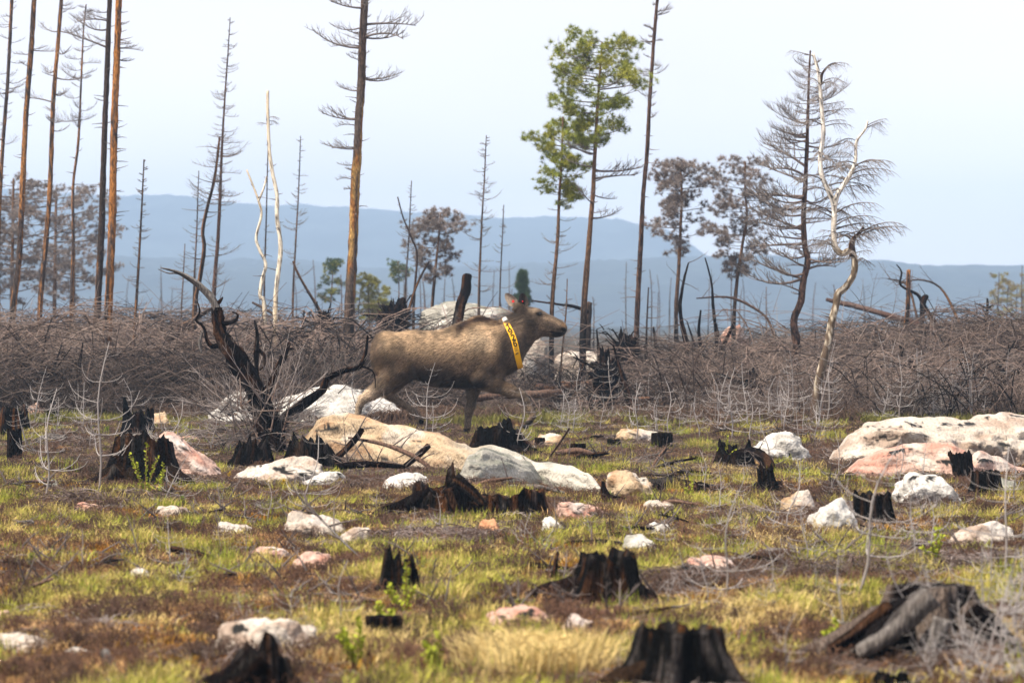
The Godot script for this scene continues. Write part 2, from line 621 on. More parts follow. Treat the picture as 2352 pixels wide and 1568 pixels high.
# widths and heights in metres; spikes: [angle in degrees (0 is to the right, 90 towards the camera), extra height, half width in degrees]
func stump_mesh(rt: float, rb: float, h: float, jag: float, spikes: Array, brown: float, sd: int, lean := 0.0, hollow := true) -> ArrayMesh:
	var cols := 56
	var outer := 20
	var inner := 5 if hollow else 2
	var off := Vector3(sd * 3.7, sd * 9.1, sd * 1.3)
	var rim := PackedFloat32Array()
	for b in cols:
		var a := TAU * b / cols
		var q := Vector3(cos(a), 0.0, sin(a))
		var y := h * (1.0 - jag * (0.5 + 0.9 * n_shape.get_noise_3dv(q * 1.3 + off)) - jag * 0.5 * absf(n_shape.get_noise_3dv(q * 5.0 + off)) * 2.0 - jag * 0.8 * absf(n_shape.get_noise_3dv(q * 13.0 - off)))
		for s in spikes:
			var da := absf(wrapf(a - deg_to_rad(s[0]), -PI, PI)) / deg_to_rad(s[2])
			if da < 1.0:
				y += s[1] * (1.0 - da * da)
		rim.append(y)
	var P := PackedVector3Array()
	var C := PackedColorArray()
	for a in range(outer + inner - 1, -1, -1):
		for b in cols:
			var ang := TAU * b / cols
			var q := Vector3(cos(ang), 0.0, sin(ang))
			var y := 0.0
			var k := 1.0
			if a < outer:
				var t := float(a) / (outer - 1)
				y = lerpf(-0.12, rim[b], pow(t, 1.2))
			else:
				var t2 := float(a - outer + 1) / inner
				k = 1.0 - t2
				y = rim[b] * (1.0 - t2 * (0.75 if hollow else 0.04)) if not hollow else lerpf(rim[b], h * 0.35, pow(t2, 0.7))
			var yy := maxf(y, 0.0)
			var lobe := pow(0.5 + 0.5 * cos(ang * 4.0 + sd + 1.5 * n_shape.get_noise_3dv(q * 1.2 - off)), 1.6) + 0.7 * n_shape.get_noise_3dv(q * 1.4 + off * 2.0)
			var flare := exp(-yy / (0.34 * h + 0.05)) * (0.30 + 1.15 * maxf(lobe, 0.0))
			var r := rt + (rb - rt) * flare
			r *= 1.0 + 0.15 * n_shape.get_noise_3dv(q * 1.6 + Vector3(0, y * 0.7, 0) + off) + 0.15 * n_shape.get_noise_3dv(q * 4.5 + Vector3(0, y * 1.2, 0) - off) + 0.06 * n_shape.get_noise_3dv(q * 11.0 + Vector3(0, y * 4.0, 0))
			if a >= outer:
				r = maxf(r * k * 0.97 - 0.012, 0.004)
			var p := Vector3(q.x * r + lean * yy, y, q.z * r)
			P.append(p)
			var m := n_shape.get_noise_3dv(Vector3(q.x * 2.4, y * 1.1, q.z * 2.4) + off) + 0.4 * n_shape.get_noise_3dv(Vector3(q.x * 9.0, y * 2.0, q.z * 9.0) - off)
			var col := Color(0.011, 0.0095, 0.009).lerp(Color(0.22, 0.095, 0.038), clampf(brown * 1.5, 0.12, 1.0) * smoothstep(0.10, 0.50, m))
			if brown >= 1.0:
				col = Color(0.25, 0.185, 0.15).lerp(Color(0.33, 0.27, 0.235), smoothstep(-0.1, 0.3, m)).lerp(Color(0.012, 0.010, 0.009), smoothstep(0.62, 0.30, lobe + 0.35 * m))
			col = col.lerp(Color(0.21, 0.185, 0.175), (0.10 + brown * 0.65) * smoothstep(0.15, 0.45, n_shape.get_noise_3dv(Vector3(q.x * 3.0, y * 2.0, q.z * 3.0) - off)))
			C.append(col)
	var mb := MB.new()
	mb.grid(P, C, outer + inner, cols, true)
	return mb.mesh(M.char)

func root_mesh(from: Vector3, ang: float, length: float, r0: float, base: Vector3, brown: float, lift := 0.0) -> ArrayMesh:
	var p := PackedVector3Array()
	var r := PackedFloat32Array()
	var segs := 10
	var a := ang
	var q := from
	for j in segs + 1:
		var t := float(j) / segs
		var g := ground_y(base.x + q.x, base.z + q.z) - base.y
		var y := maxf(lerpf(from.y, g + r0 * 0.1 + lift * sin(t * PI), minf(t * 1.8, 1.0)), g - 0.02)
		p.append(Vector3(q.x, y - r0 * 1.0 * t * t, q.z))
		r.append(r0 * (1.0 - 0.8 * t) * (1.0 + 0.25 * n_shape.get_noise_2d(t * 6.0, length * 50.0)))
		a += rf(-0.22, 0.22)
		q += Vector3(cos(a), 0, sin(a)) * length / segs
	var mb := MB.new()
	var c := Color(0.013, 0.011, 0.010).lerp(Color(0.16, 0.09, 0.055), brown * 0.5)
	if brown >= 1.0: c = Color(0.27, 0.21, 0.175) if int(round(rad_to_deg(ang))) in [165, 95, 40] else Color(0.022, 0.018, 0.016)
	mb.tube(p, r, 9, c, tint(c, 0.3))
	return mb.mesh(M.char)

# roots: [angle in degrees, length as a share of the base width, thickness share]
func stump(label: String, mark: String, x: float, top: float, foot: float, wt: float, wb: float, jag: float, spikes: Array, roots: Array, brown: float, sd: int, lean := 0.0, hollow := true) -> Node3D:
	var g := on_ground(x, foot)
	var ppm := F / -g.z
	var o := thing("stump", Vector3(g.x, g.y, g.z - wb * 0.35 / ppm), label, "stump", "charred stumps on the burnt ground")
	if mark:
		landmarks.append([mark, x, foot])
	var h := (foot - top) / ppm
	var sp := []
	for s in spikes:
		sp.append([s[0], s[1] / ppm, s[2]])
	part("trunk", stump_mesh(wt * 0.5 / ppm, wb * 0.5 / ppm, h, jag, sp, brown, sd, lean, hollow), o)
	keep_clear.append([o.position.x, o.position.z, wb * 0.42 / ppm, wb * 0.42 / ppm, 1])
	for r in roots:
		var a := deg_to_rad(r[0])
		var w := wb / ppm
		var hs := 0.55 if brown >= 1.0 else 0.24
		var ths := 1.15 if brown >= 1.0 else 1.2
		part("root", root_mesh(Vector3(cos(a) * w * 0.24, h * hs, sin(a) * w * 0.24), a, r[1] * w * 1.1, r[2] * w * ths * 0.8, o.position, brown, 0.05), o)
	return o


# ---------------------------------------------------------------- the moose

var bone_list := []
var ms := 0.0019           # metres per measured unit

func mp(x: float, y: float, z: float) -> Vector3:
	return Vector3((x - 1100.0) * ms, (1480.0 - y) * ms, z)

func bone(x1: float, y1: float, z1: float, r1: float, x2: float, y2: float, z2: float, r2: float, zs := 1.0, k := 0.05) -> void:
	bone_list.append([mp(x1, y1, z1), r1, mp(x2, y2, z2), r2, zs, k])

func chain(pts: Array, zs: float, k: float) -> void:
	for j in pts.size() - 1:
		var a = pts[j]
		var b = pts[j + 1]
		bone(a[0], a[1], a[2], a[3], b[0], b[1], b[2], b[3], zs, k)

func moose_bones() -> void:
	chain([[525, 822, 0.0, 0.31], [700, 812, 0.0, 0.325], [900, 852, 0.0, 0.395], [1090, 836, 0.0, 0.45], [1230, 796, 0.0, 0.455], [1375, 790, 0.0, 0.365]], 0.66, 0.10)
	bone(480, 745, 0.0, 0.20, 520, 900, 0.0, 0.25, 0.80, 0.08)
	bone(1060, 660, 0.0, 0.10, 1215, 598, 0.0, 0.115, 0.6, 0.12)
	bone(1215, 598, 0.0, 0.115, 1370, 640, 0.0, 0.12, 0.6, 0.10)
	bone(1235, 690, 0.20, 0.10, 1285, 900, 0.22, 0.11, 0.6, 0.06)
	bone(1120, 930, 0.19, 0.10, 1210, 1000, 0.2, 0.11, 0.6, 0.05)
	bone(500, 800, 0.15, 0.15, 600, 960, 0.19, 0.11, 0.7, 0.05)
	bone(640, 720, 0.12, 0.09, 560, 760, 0.13, 0.10, 0.7, 0.06)
	# neck, throat, bell
	chain([[1395, 745, 0.0, 0.30], [1480, 668, 0.0, 0.245], [1560, 570, 0.0, 0.205]], 0.66, 0.10)
	bone(1500, 740, 0.0, 0.17, 1600, 640, 0.0, 0.15, 0.6, 0.08)
	bone(1670, 660, 0.0, 0.035, 1665, 690, 0.0, 0.022, 1.0, 0.05)
	# head
	chain([[1575, 525, 0.0, 0.155], [1650, 548, 0.0, 0.165], [1735, 586, 0.0, 0.145], [1810, 612, 0.0, 0.125], [1846, 620, 0.0, 0.098]], 0.64, 0.05)
	bone(1620, 605, 0.0, 0.135, 1760, 635, 0.0, 0.072, 0.55, 0.06)
	bone(1775, 575, 0.0, 0.085, 1845, 600, 0.0, 0.075, 0.62, 0.05)
	bone(1815, 650, 0.0, 0.036, 1850, 652, 0.0, 0.030, 1.0, 0.03)
	for s in [-1.0, 1.0]:
		bone(1655, 492, 0.06 * s, 0.035, 1700, 508, 0.062 * s, 0.026, 1.0, 0.04)
		bone(1530, 440, 0.07 * s, 0.05, 1555, 475, 0.05 * s, 0.06, 1.0, 0.05)
		bone(1845, 612, 0.035 * s, 0.045, 1868, 622, 0.035 * s, 0.036, 1.0, 0.03)
	# near hind leg, pushing off behind
	chain([[530, 800, 0.13, 0.23], [575, 945, 0.16, 0.185], [455, 1062, 0.16, 0.125], [375, 1120, 0.16, 0.088], [298, 1172, 0.16, 0.068]], 0.75, 0.06)
	chain([[298, 1172, 0.16, 0.066], [272, 1215, 0.16, 0.052], [258, 1300, 0.16, 0.044], [244, 1395, 0.16, 0.043], [262, 1440, 0.16, 0.047]], 1.0, 0.025)
	bone(640, 930, 0.12, 0.10, 700, 985, 0.12, 0.05, 0.8, 0.09)
	# far hind leg, swinging forward
	chain([[560, 810, -0.13, 0.21], [620, 965, -0.15, 0.15], [540, 1060, -0.15, 0.10], [482, 1128, -0.15, 0.064], [590, 1196, -0.15, 0.046], [690, 1262, -0.15, 0.040], [745, 1318, -0.15, 0.042]], 0.85, 0.04)
	# far foreleg, on the ground
	chain([[1260, 850, -0.13, 0.20], [1195, 990, -0.15, 0.145], [1165, 1085, -0.15, 0.098], [1142, 1225, -0.15, 0.064], [1128, 1270, -0.15, 0.055], [1117, 1385, -0.15, 0.042], [1112, 1430, -0.15, 0.046]], 0.9, 0.04)
	# near foreleg, lifted and bent
	chain([[1320, 830, 0.15, 0.20], [1235, 1000, 0.17, 0.150], [1330, 1050, 0.17, 0.115], [1440, 1092, 0.17, 0.086], [1545, 1135, 0.17, 0.065]], 0.85, 0.06)
	chain([[1545, 1135, 0.17, 0.062], [1580, 1180, 0.17, 0.052], [1612, 1250, 0.17, 0.042], [1632, 1300, 0.17, 0.043], [1598, 1352, 0.17, 0.040]], 1.0, 0.02)
	bone(1350, 980, 0.10, 0.11, 1260, 1030, 0.12, 0.10, 0.9, 0.08)

func moose_far(p: Vector3) -> float:
	var f := 1.0
	for b in bone_list:
		var zs: float = b[4]
		var q := Vector3(p.x, p.y, p.z / zs)
		var a := Vector3(b[0].x, b[0].y, b[0].z / zs)
		var e := Vector3(b[2].x, b[2].y, b[2].z / zs)
		var ba := e - a
		var t := clampf((q - a).dot(ba) / ba.length_squared(), 0.0, 1.0)
		var d: float = (q - a - ba * t).length() - lerpf(b[1], b[3], t)
		var k: float = b[5]
		var hh := maxf(k - absf(f - d), 0.0)
		f = minf(f, d) - hh * hh * 0.25 / k
	return f

func coat_color(p: Vector3, nn: Vector3) -> Color:
	var x := p.x / ms + 1100.0
	var y := 1480.0 - p.y / ms
	var w := n_shape.get_noise_3dv(p * 3.0) * 0.5 + n_shape.get_noise_3dv(p * 9.0) * 0.3
	var col := Color(0.155, 0.108, 0.072)
	# frosted guard hairs along the back, shoulder and rump, plus a painted shoulder highlight
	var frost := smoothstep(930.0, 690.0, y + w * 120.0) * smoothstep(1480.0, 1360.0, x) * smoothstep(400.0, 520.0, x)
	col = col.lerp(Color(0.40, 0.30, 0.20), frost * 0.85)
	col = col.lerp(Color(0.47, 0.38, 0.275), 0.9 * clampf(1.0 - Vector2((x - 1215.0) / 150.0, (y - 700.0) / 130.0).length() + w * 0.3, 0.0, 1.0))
	# dark mane over the hump, brown thigh; painted shade on groin, neck fold, belly
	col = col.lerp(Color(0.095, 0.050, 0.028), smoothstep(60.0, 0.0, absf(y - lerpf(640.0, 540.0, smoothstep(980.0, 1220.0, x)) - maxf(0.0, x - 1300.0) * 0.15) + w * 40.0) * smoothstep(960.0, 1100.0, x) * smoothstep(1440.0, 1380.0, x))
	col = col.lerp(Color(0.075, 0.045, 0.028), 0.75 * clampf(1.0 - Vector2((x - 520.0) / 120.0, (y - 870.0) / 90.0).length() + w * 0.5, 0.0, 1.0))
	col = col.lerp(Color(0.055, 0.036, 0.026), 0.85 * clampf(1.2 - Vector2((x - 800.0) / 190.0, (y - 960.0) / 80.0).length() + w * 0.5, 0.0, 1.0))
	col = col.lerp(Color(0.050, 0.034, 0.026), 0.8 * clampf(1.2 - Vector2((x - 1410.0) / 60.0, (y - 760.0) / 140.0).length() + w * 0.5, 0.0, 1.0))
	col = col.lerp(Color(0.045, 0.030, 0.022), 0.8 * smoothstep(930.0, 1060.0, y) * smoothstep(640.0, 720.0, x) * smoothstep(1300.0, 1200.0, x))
	# head and neck
	if x > 1400.0 and y < 900.0:
		var hd := smoothstep(1420.0, 1520.0, x)
		col = col.lerp(Color(0.185, 0.14, 0.105), hd * 0.9)
		col = col.lerp(Color(0.29, 0.225, 0.165), 0.8 * clampf(1.0 - Vector2((x - 1640.0) / 60.0, (y - 470.0) / 45.0).length() + w, 0.0, 1.0))
		col = col.lerp(Color(0.05, 0.036, 0.028), 0.9 * clampf(1.1 - Vector2((x - 1490.0) / 90.0, (y - 500.0) / 45.0).length() + w, 0.0, 1.0))
		col = col.lerp(Color(0.27, 0.205, 0.15), 0.8 * clampf(1.0 - absf(y - 612.0 - (x - 1700.0) * 0.32) / 22.0, 0.0, 1.0) * smoothstep(1660.0, 1720.0, x) * smoothstep(1840.0, 1800.0, x))
		col = col.lerp(Color(0.33, 0.20, 0.10), 0.8 * clampf(1.1 - Vector2((x - 1872.0) / 34.0, (y - 590.0) / 34.0).length(), 0.0, 1.0))
		col = col.lerp(Color(0.012, 0.010, 0.009), smoothstep(1.0, 0.75, Vector2((x - 1872.0) / 25.0, (y - 622.0) / 19.0 - (x - 1874.0) / 60.0).length()))
		col = col.lerp(Color(0.030, 0.024, 0.02), 0.85 * smoothstep(1.1, 0.7, Vector2((x - 1820.0) / 45.0, (y - 660.0) / 18.0).length()))
		col = col.lerp(Color(0.012, 0.009, 0.008), smoothstep(1.2, 0.6, Vector2((x - 1682.0) / 26.0, (y - 500.0) / 19.0).length()))
		col = col.lerp(Color(0.014, 0.011, 0.010), 0.9 * smoothstep(9.0, 4.0, absf(y - 652.0 + (x - 1870.0) * -0.12)) * smoothstep(1740.0, 1770.0, x))
		col = col.lerp(Color(0.33, 0.25, 0.18), 0.75 * smoothstep(26.0, 6.0, absf(y - 520.0 - (x - 1700.0) * 0.40)) * smoothstep(1690.0, 1730.0, x) * smoothstep(1860.0, 1840.0, x))
	# pale grey legs, dark feet
	if y > 1020.0 and (x < 900.0 or y > 1075.0):
		col = col.lerp(Color(0.38, 0.31, 0.24), smoothstep(1010.0, 1110.0, y) * (0.95 if x < 480.0 else 0.45))
		if x > 1300.0:
			col = col.lerp(Color(0.17, 0.125, 0.09), 0.4)
	if y > 1400.0 or (x > 1560.0 and y > 1330.0):
		col = col.lerp(Color(0.04, 0.034, 0.03), 0.8)
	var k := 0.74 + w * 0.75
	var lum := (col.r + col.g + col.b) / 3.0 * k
	k *= clampf(pow(maxf(lum, 0.004) / 0.115, 0.62), 0.22, 2.0) * 0.92  # raises contrast of the coat pattern and its painted light and shade
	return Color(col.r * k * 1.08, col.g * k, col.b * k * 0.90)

func make_moose() -> void:
	var h := 0.016
	var o := Vector3(-1.72, -0.04, -0.46)
	var nx := int(3.36 / h)
	var ny := int(2.16 / h)
	var nz := int(0.92 / h)
	var fld := PackedFloat32Array()
	fld.resize(nx * ny * nz)
	fld.fill(1.0)
	for b in bone_list:
		var zs: float = b[4]
		var A: Vector3 = b[0]
		var B: Vector3 = b[2]
		var ra: float = b[1]
		var rb: float = b[3]
		var k: float = b[5]
		var pad := maxf(ra, rb) + k + h * 2.0
		var lo := (A.min(B) - Vector3(pad, pad, pad * zs + h) - o) / h
		var hi := (A.max(B) + Vector3(pad, pad, pad * zs + h) - o) / h
		var a := Vector3(A.x, A.y, A.z / zs)
		var ba := Vector3(B.x, B.y, B.z / zs) - a
		var inv := 1.0 / maxf(ba.length_squared(), 1e-9)
		var dr := rb - ra
		var kk := 0.25 / k
		for ix in range(maxi(int(lo.x), 0), mini(int(hi.x) + 1, nx)):
			for iy in range(maxi(int(lo.y), 0), mini(int(hi.y) + 1, ny)):
				var q := Vector3(o.x + ix * h, o.y + iy * h, 0.0) - a
				var row := (ix * ny + iy) * nz
				for iz in range(maxi(int(lo.z), 0), mini(int(hi.z) + 1, nz)):
					q.z = (o.z + iz * h) / zs - a.z
					var t := clampf(q.dot(ba) * inv, 0.0, 1.0)
					var d := (q - ba * t).length() - ra - dr * t
					var f := fld[row + iz]
					var hh := k - absf(f - d)
					if hh > 0.0:
						fld[row + iz] = minf(f, d) - hh * hh * kk
					elif d < f:
						fld[row + iz] = d
	var mb := MB.new()
	var vid := PackedInt32Array()
	vid.resize(nx * ny * nz)
	vid.fill(-1)
	var sx := ny * nz
	for ix in nx - 1:
		for iy in ny - 1:
			var k0 := (ix * ny + iy) * nz
			for iz in nz - 1:
				var kx := k0 + iz
				var f0 := fld[kx]
				if absf(f0) > 0.07:
					continue
				var f := [f0, fld[kx + sx], fld[kx + nz], fld[kx + sx + nz], fld[kx + 1], fld[kx + sx + 1], fld[kx + nz + 1], fld[kx + sx + nz + 1]]
				var neg := 0
				for u in 8:
					if f[u] < 0.0: neg += 1
				if neg == 0 or neg == 8:
					continue
				var sum := Vector3.ZERO
				var cnt := 0
				for u in 8:
					for ax in 3:
						if u & (1 << ax): continue
						var w := u | (1 << ax)
						if (f[u] < 0.0) != (f[w] < 0.0):
							var t: float = f[u] / (f[u] - f[w])
							var c := Vector3(u & 1, (u >> 1) & 1, (u >> 2) & 1)
							c[ax] = t
							sum += c
							cnt += 1
				var g := Vector3(f[1] + f[3] + f[5] + f[7] - f[0] - f[2] - f[4] - f[6], f[2] + f[3] + f[6] + f[7] - f[0] - f[1] - f[4] - f[5], f[4] + f[5] + f[6] + f[7] - f[0] - f[1] - f[2] - f[3]).normalized()
				var p := o + (Vector3(ix, iy, iz) + sum / cnt) * h
				p += g * 0.005 * n_shape.get_noise_3dv(Vector3(p.x * 8.0, p.y * 14.0, p.z * 14.0))
				vid[kx] = mb.v.size()
				mb.v.append(p)
				mb.n.append(g)
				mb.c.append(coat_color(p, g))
	for ix in range(1, nx - 1):
		for iy in range(1, ny - 1):
			var k0 := (ix * ny + iy) * nz
			for iz in range(1, nz - 1):
				var kx := k0 + iz
				if vid[kx] < 0: continue
				var s0 := fld[kx] < 0.0
				if s0 != (fld[kx + sx] < 0.0):
					quad(mb, vid[kx - nz - 1], vid[kx - 1], vid[kx], vid[kx - nz], s0)
				if s0 != (fld[kx + nz] < 0.0):
					quad(mb, vid[kx - sx - 1], vid[kx - sx], vid[kx], vid[kx - 1], s0)
				if s0 != (fld[kx + 1] < 0.0):
					quad(mb, vid[kx - sx - nz], vid[kx - nz], vid[kx], vid[kx - sx], s0)
	var moose := thing("moose", moose_at, "brown moose trotting past the charred stump, wearing a yellow numbered collar", "moose")
	part("body", mb.mesh(M.coat), moose)
	# guard hairs, lying back along the coat
	var hb := MB.new()
	hb.tri(Vector3(-0.0042, 0, 0), Vector3(0.0042, 0, 0), Vector3(0, 0, 1), Color.WHITE, Color.WHITE)
	var hm := hb.mesh(M.hair)
	var xf := []
	var hc := PackedColorArray()
	for q in range(0, mb.v.size()):
		var p := mb.v[q]
		var nn := mb.n[q]
		if nn.z < -0.75: continue
		for rep in 2:
			var y := 1480.0 - p.y / ms
			var x := p.x / ms + 1100.0
			var lie := Vector3(-0.9, -0.55, 0.0)
			if x > 1560.0: lie = Vector3(-0.9, 0.0, 0.0)
			var ln := rf(0.03, 0.065)
			if x > 1640.0 or y > 1150.0: ln *= 0.4
			if x > 1000.0 and x < 1420.0 and y < 620.0: ln *= 1.5
			if x > 1400.0 and x < 1560.0 and y < 560.0: ln *= 2.6
			lie = (lie - nn * lie.dot(nn)).normalized()
			var dir := (lie + nn * rf(0.12, 0.40) + Vector3(rf(-0.25, 0.25), rf(-0.25, 0.25), rf(-0.25, 0.25))).normalized()
			var side := dir.cross(nn).normalized()
			xf.append(Transform3D(Basis(side, nn, dir * ln), p + Vector3(rf(-h, h), rf(-h, h), rf(-h, h)) * 0.5))
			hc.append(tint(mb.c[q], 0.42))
	scatter("hair", hm, xf, hc, moose)
	# ears: cupped leaves of skin
	for e in [["near", Vector2(1558, 442), Vector2(1543, 318), 0.080, Color(0.10, 0.075, 0.055), Color(0.045, 0.032, 0.026), 0.06, 0.15], ["far", Vector2(1495, 430), Vector2(1402, 326), 0.078, Color(0.50, 0.42, 0.33), Color(0.42, 0.34, 0.27), -0.07, -0.12]]:
		var b0 := mp(e[1].x, e[1].y, e[6])
		var b1 := mp(e[2].x, e[2].y, e[6] * 1.5)
		part("ear", ear_mesh(b0, b1, e[3], e[4], e[5], e[7]), moose)
	# red ear tags
	for tg in [[1475, 402, -0.075, 0.020], [1549, 402, 0.085, 0.010]]:
		var tb := MB.new()
		var c := mp(tg[0], tg[1], tg[2])
		tb.tube(PackedVector3Array([c - Vector3(0, 0, 0.006), c + Vector3(0, 0, 0.010)]), PackedFloat32Array([tg[3], tg[3]]), 12, Color(0.75, 0.03, 0.03), Color(0.75, 0.03, 0.03))
		part("ear_tag", tb.mesh(M.strap), moose)
	# eyes
	for s in [-1.0, 1.0]:
		var sm := SphereMesh.new()
		sm.radius = 0.021
		sm.height = 0.042
		sm.radial_segments = 16
		sm.rings = 10
		var em: StandardMaterial3D = M.eye.duplicate()
		em.vertex_color_use_as_albedo = false
		em.albedo_color = Color(0.04, 0.025, 0.02)
		sm.material = em
		var eye := part("eye", sm, moose)
		var ep := mp(1684, 500, 0.0)
		var z := 0.16
		while z > 0.02 and moose_far(Vector3(ep.x, ep.y, z)) > -0.004:
			z -= 0.003
		eye.position = Vector3(ep.x, ep.y, z * s - 0.006 * s)
	# hooves
	for hf in [[262, 1448, 0.16, 0.0], [757, 1334, -0.15, -0.9], [1113, 1446, -0.15, 0.0], [1585, 1375, 0.17, -2.2]]:
		var c := mp(hf[0], hf[1], hf[2])
		var dn := Vector3(0.25, -1.0, 0.0).normalized().rotated(Vector3(0, 0, 1), hf[3] * 0.6)
		var hb2 := MB.new()
		for s in [-1.0, 1.0]:
			var q := c + Vector3(0, 0, 0.024 * s)
			hb2.tube(PackedVector3Array([q, q + dn * 0.05, q + dn * 0.062]), PackedFloat32Array([0.032, 0.036, 0.012]), 10, Color(0.025, 0.022, 0.02), Color(0.02, 0.018, 0.017))
		part("hoof", hb2.mesh(M.char), moose)
	make_collar(moose)

func quad(mb: MB, a: int, b: int, c: int, d: int, out_: bool) -> void:
	if a < 0 or b < 0 or c < 0 or d < 0:
		return
	if out_:
		mb.i.append_array(PackedInt32Array([a, c, b, a, d, c]))
	else:
		mb.i.append_array(PackedInt32Array([a, b, c, a, c, d]))

func ear_mesh(b0: Vector3, b1: Vector3, half: float, outside: Color, inside: Color, turn: float) -> ArrayMesh:
	var mb := MB.new()
	var ax := b1 - b0
	var ln := ax.length()
	ax /= ln
	var side := ax.cross(Vector3(sin(turn), 0.0, cos(turn))).normalized()
	var face := side.cross(ax).normalized()
	for lay in 2:
		var P := PackedVector3Array()
		var C := PackedColorArray()
		var rows := 14
		var cols := 11
		for a in rows:
			var t := float(a) / (rows - 1)
			var wd := half * (0.45 + 0.55 * smoothstep(0.0, 0.35, t)) * pow(maxf(1.0 - pow(t, 2.6), 0.0), 0.6)
			for b in cols:
				var u := 2.0 * b / (cols - 1) - 1.0
				var cup := (u * u - 0.5) * wd * 0.7
				var rim := 0.006 * (1.0 - u * u) * (1.0 if lay == 0 else -1.0)
				P.append(b0 + ax * (t * ln - 0.03) + side * u * wd * (1.0 if lay == 0 else -1.0) + face * (cup + rim))
				C.append((inside if lay == 0 else outside).lerp(outside, absf(u) * 0.6 if lay == 0 else 0.0))
		mb.grid(P, C, rows, cols, false)
	return mb.mesh(M.coat)

# the band round the neck, its battery box, clasp, printed digits and two small emblems
func make_collar(moose: Node3D) -> void:
	var c := mp(1462, 705, 0.0)
	var up := (mp(1418, 560, 0.0) - mp(1512, 850, 0.0)).normalized()
	var axis := Vector3(up.y, -up.x, 0.0)         # along the neck, towards the head
	var steps := 72
	var ring_: PackedVector3Array = []
	var offs := PackedFloat32Array()
	for k in steps:
		var a := TAU * k / steps
		var dir := up * cos(a) + Vector3(0, 0, 1) * sin(a)
		var r := 0.45
		while r > 0.1 and maxf(moose_far(c + dir * r + axis * 0.045), moose_far(c + dir * r)) > 0.0 and minf(moose_far(c + dir * r + axis * 0.045), moose_far(c + dir * r - axis * 0.045)) > 0.008:
			r -= 0.004
		offs.append(r)
	for pass_ in 5:
		var s2 := offs.duplicate()
		for k in steps:
			s2[k] = maxf(offs[k] - 0.004, 0.25 * offs[(k + steps - 1) % steps] + 0.5 * offs[k] + 0.25 * offs[(k + 1) % steps])
		offs = s2
	for k in steps:
		var a := TAU * k / steps
		var bow := axis * 0.035 * sin(a) * sin(a)
		ring_.append(c + (up * cos(a) + Vector3(0, 0, 1) * sin(a)) * (offs[k] + 0.004) + bow)
	var w := 0.043
	var P := PackedVector3Array()
	var C := PackedColorArray()
	var yellow := Color(0.88, 0.46, 0.012)
	var loop := [[-w, 0.0], [-w, 0.008], [w, 0.008], [w, 0.0], [-w, 0.0]]
	# rows run across the band, columns run round it
	for l in loop:
		for k in steps:
			var q := (ring_[k] - c)
			q = (q - axis * q.dot(axis)).normalized()
			P.append(ring_[k] + axis * l[0] * -1.0 + q * l[1])
			C.append(yellow)
	var mb := MB.new()
	for r in loop.size() - 1:
		var PP := PackedVector3Array()
		var CC := PackedColorArray()
		for k in steps:
			PP.append(P[r * steps + steps - 1 - k])
		for k in steps:
			PP.append(P[(r + 1) * steps + steps - 1 - k])
		for k in steps * 2:
			CC.append(yellow)
		mb.grid(PP, CC, 2, steps, true)
	var band := part("collar", mb.mesh(M.strap), moose)
	band.set_meta("label", "yellow collar band with black digits round the neck")
	# where the side that faces the camera passes a height of the measured picture
	var spot := func(y: float) -> Array:
		var best := 0
		var bd := 1e9
		for k in range(0, steps / 2 + 1):
			var yy := 1480.0 - ring_[k].y / ms
			if absf(yy - y) < bd:
				bd = absf(yy - y)
				best = k
		var p := ring_[best]
		var along := (ring_[(best + steps - 1) % steps] - ring_[(best + 1) % steps]).normalized()
		var y2 := 1480.0 - ring_[(best + 1) % steps].y / ms
		var y1 := 1480.0 - p.y / ms
		p = p.lerp(ring_[(best + 1) % steps] if y > y1 else ring_[(best + steps - 1) % steps], clampf(absf(y - y1) / maxf(absf(y2 - y1), 1e-3), 0.0, 1.0))
		var out_ := axis.cross(along).normalized()
		if out_.z < 0.0: out_ = -out_
		return [p, along, out_]
	var font := SystemFont.new()
	font.font_names = PackedStringArray(["Droid Sans"])
	font.font_weight = 700
	var ink := Color(0.02, 0.014, 0.006)
	var im: StandardMaterial3D = M.print.duplicate()
	im.vertex_color_use_as_albedo = false
	im.albedo_color = Color(0.05, 0.035, 0.02)
	for dg in [["1", 600.0], ["9", 638.0], ["2", 686.0], ["6", 733.0]]:
		var s = spot.call(dg[1])
		var tm := TextMesh.new()
		tm.font = font
		tm.text = dg[0]
		tm.font_size = 64
		tm.pixel_size = 0.090 / 46.0
		tm.depth = 0.003
		tm.material = im
		var t := part("digit", tm, band)
		var right := Vector3(s[1].cross(s[2])).normalized()
		t.transform = Transform3D(Basis(right, s[1], s[2]), s[0] + s[2] * 0.0105)
	# a round mark of fine dark lines and, under it, a small running animal
	var s1 = spot.call(775.0)
	var r1 := Vector3(s1[1].cross(s1[2])).normalized()
	var eb := MB.new()
	for row in 4:
		for col in 3:
			var q: Vector3 = s1[0] + s1[2] * 0.0095 + s1[1] * (0.026 - row * 0.017) + r1 * ((col - 1) * 0.020 + 0.004 * (row % 2))
			eb.tube(PackedVector3Array([q - r1 * 0.007 + s1[1] * 0.003, q + r1 * 0.007 - s1[1] * 0.002]), PackedFloat32Array([0.0035, 0.003]), 5, Color(0.18, 0.11, 0.02), Color(0.16, 0.09, 0.02))
	part("emblem", eb.mesh(M.print), band)
	var s3 = spot.call(812.0)
	var r3 := Vector3(s3[1].cross(s3[2])).normalized()
	var ab := MB.new()
	var at3 := func(u: float, t: float) -> Vector3: return s3[0] + s3[2] * 0.0095 + r3 * u + s3[1] * t
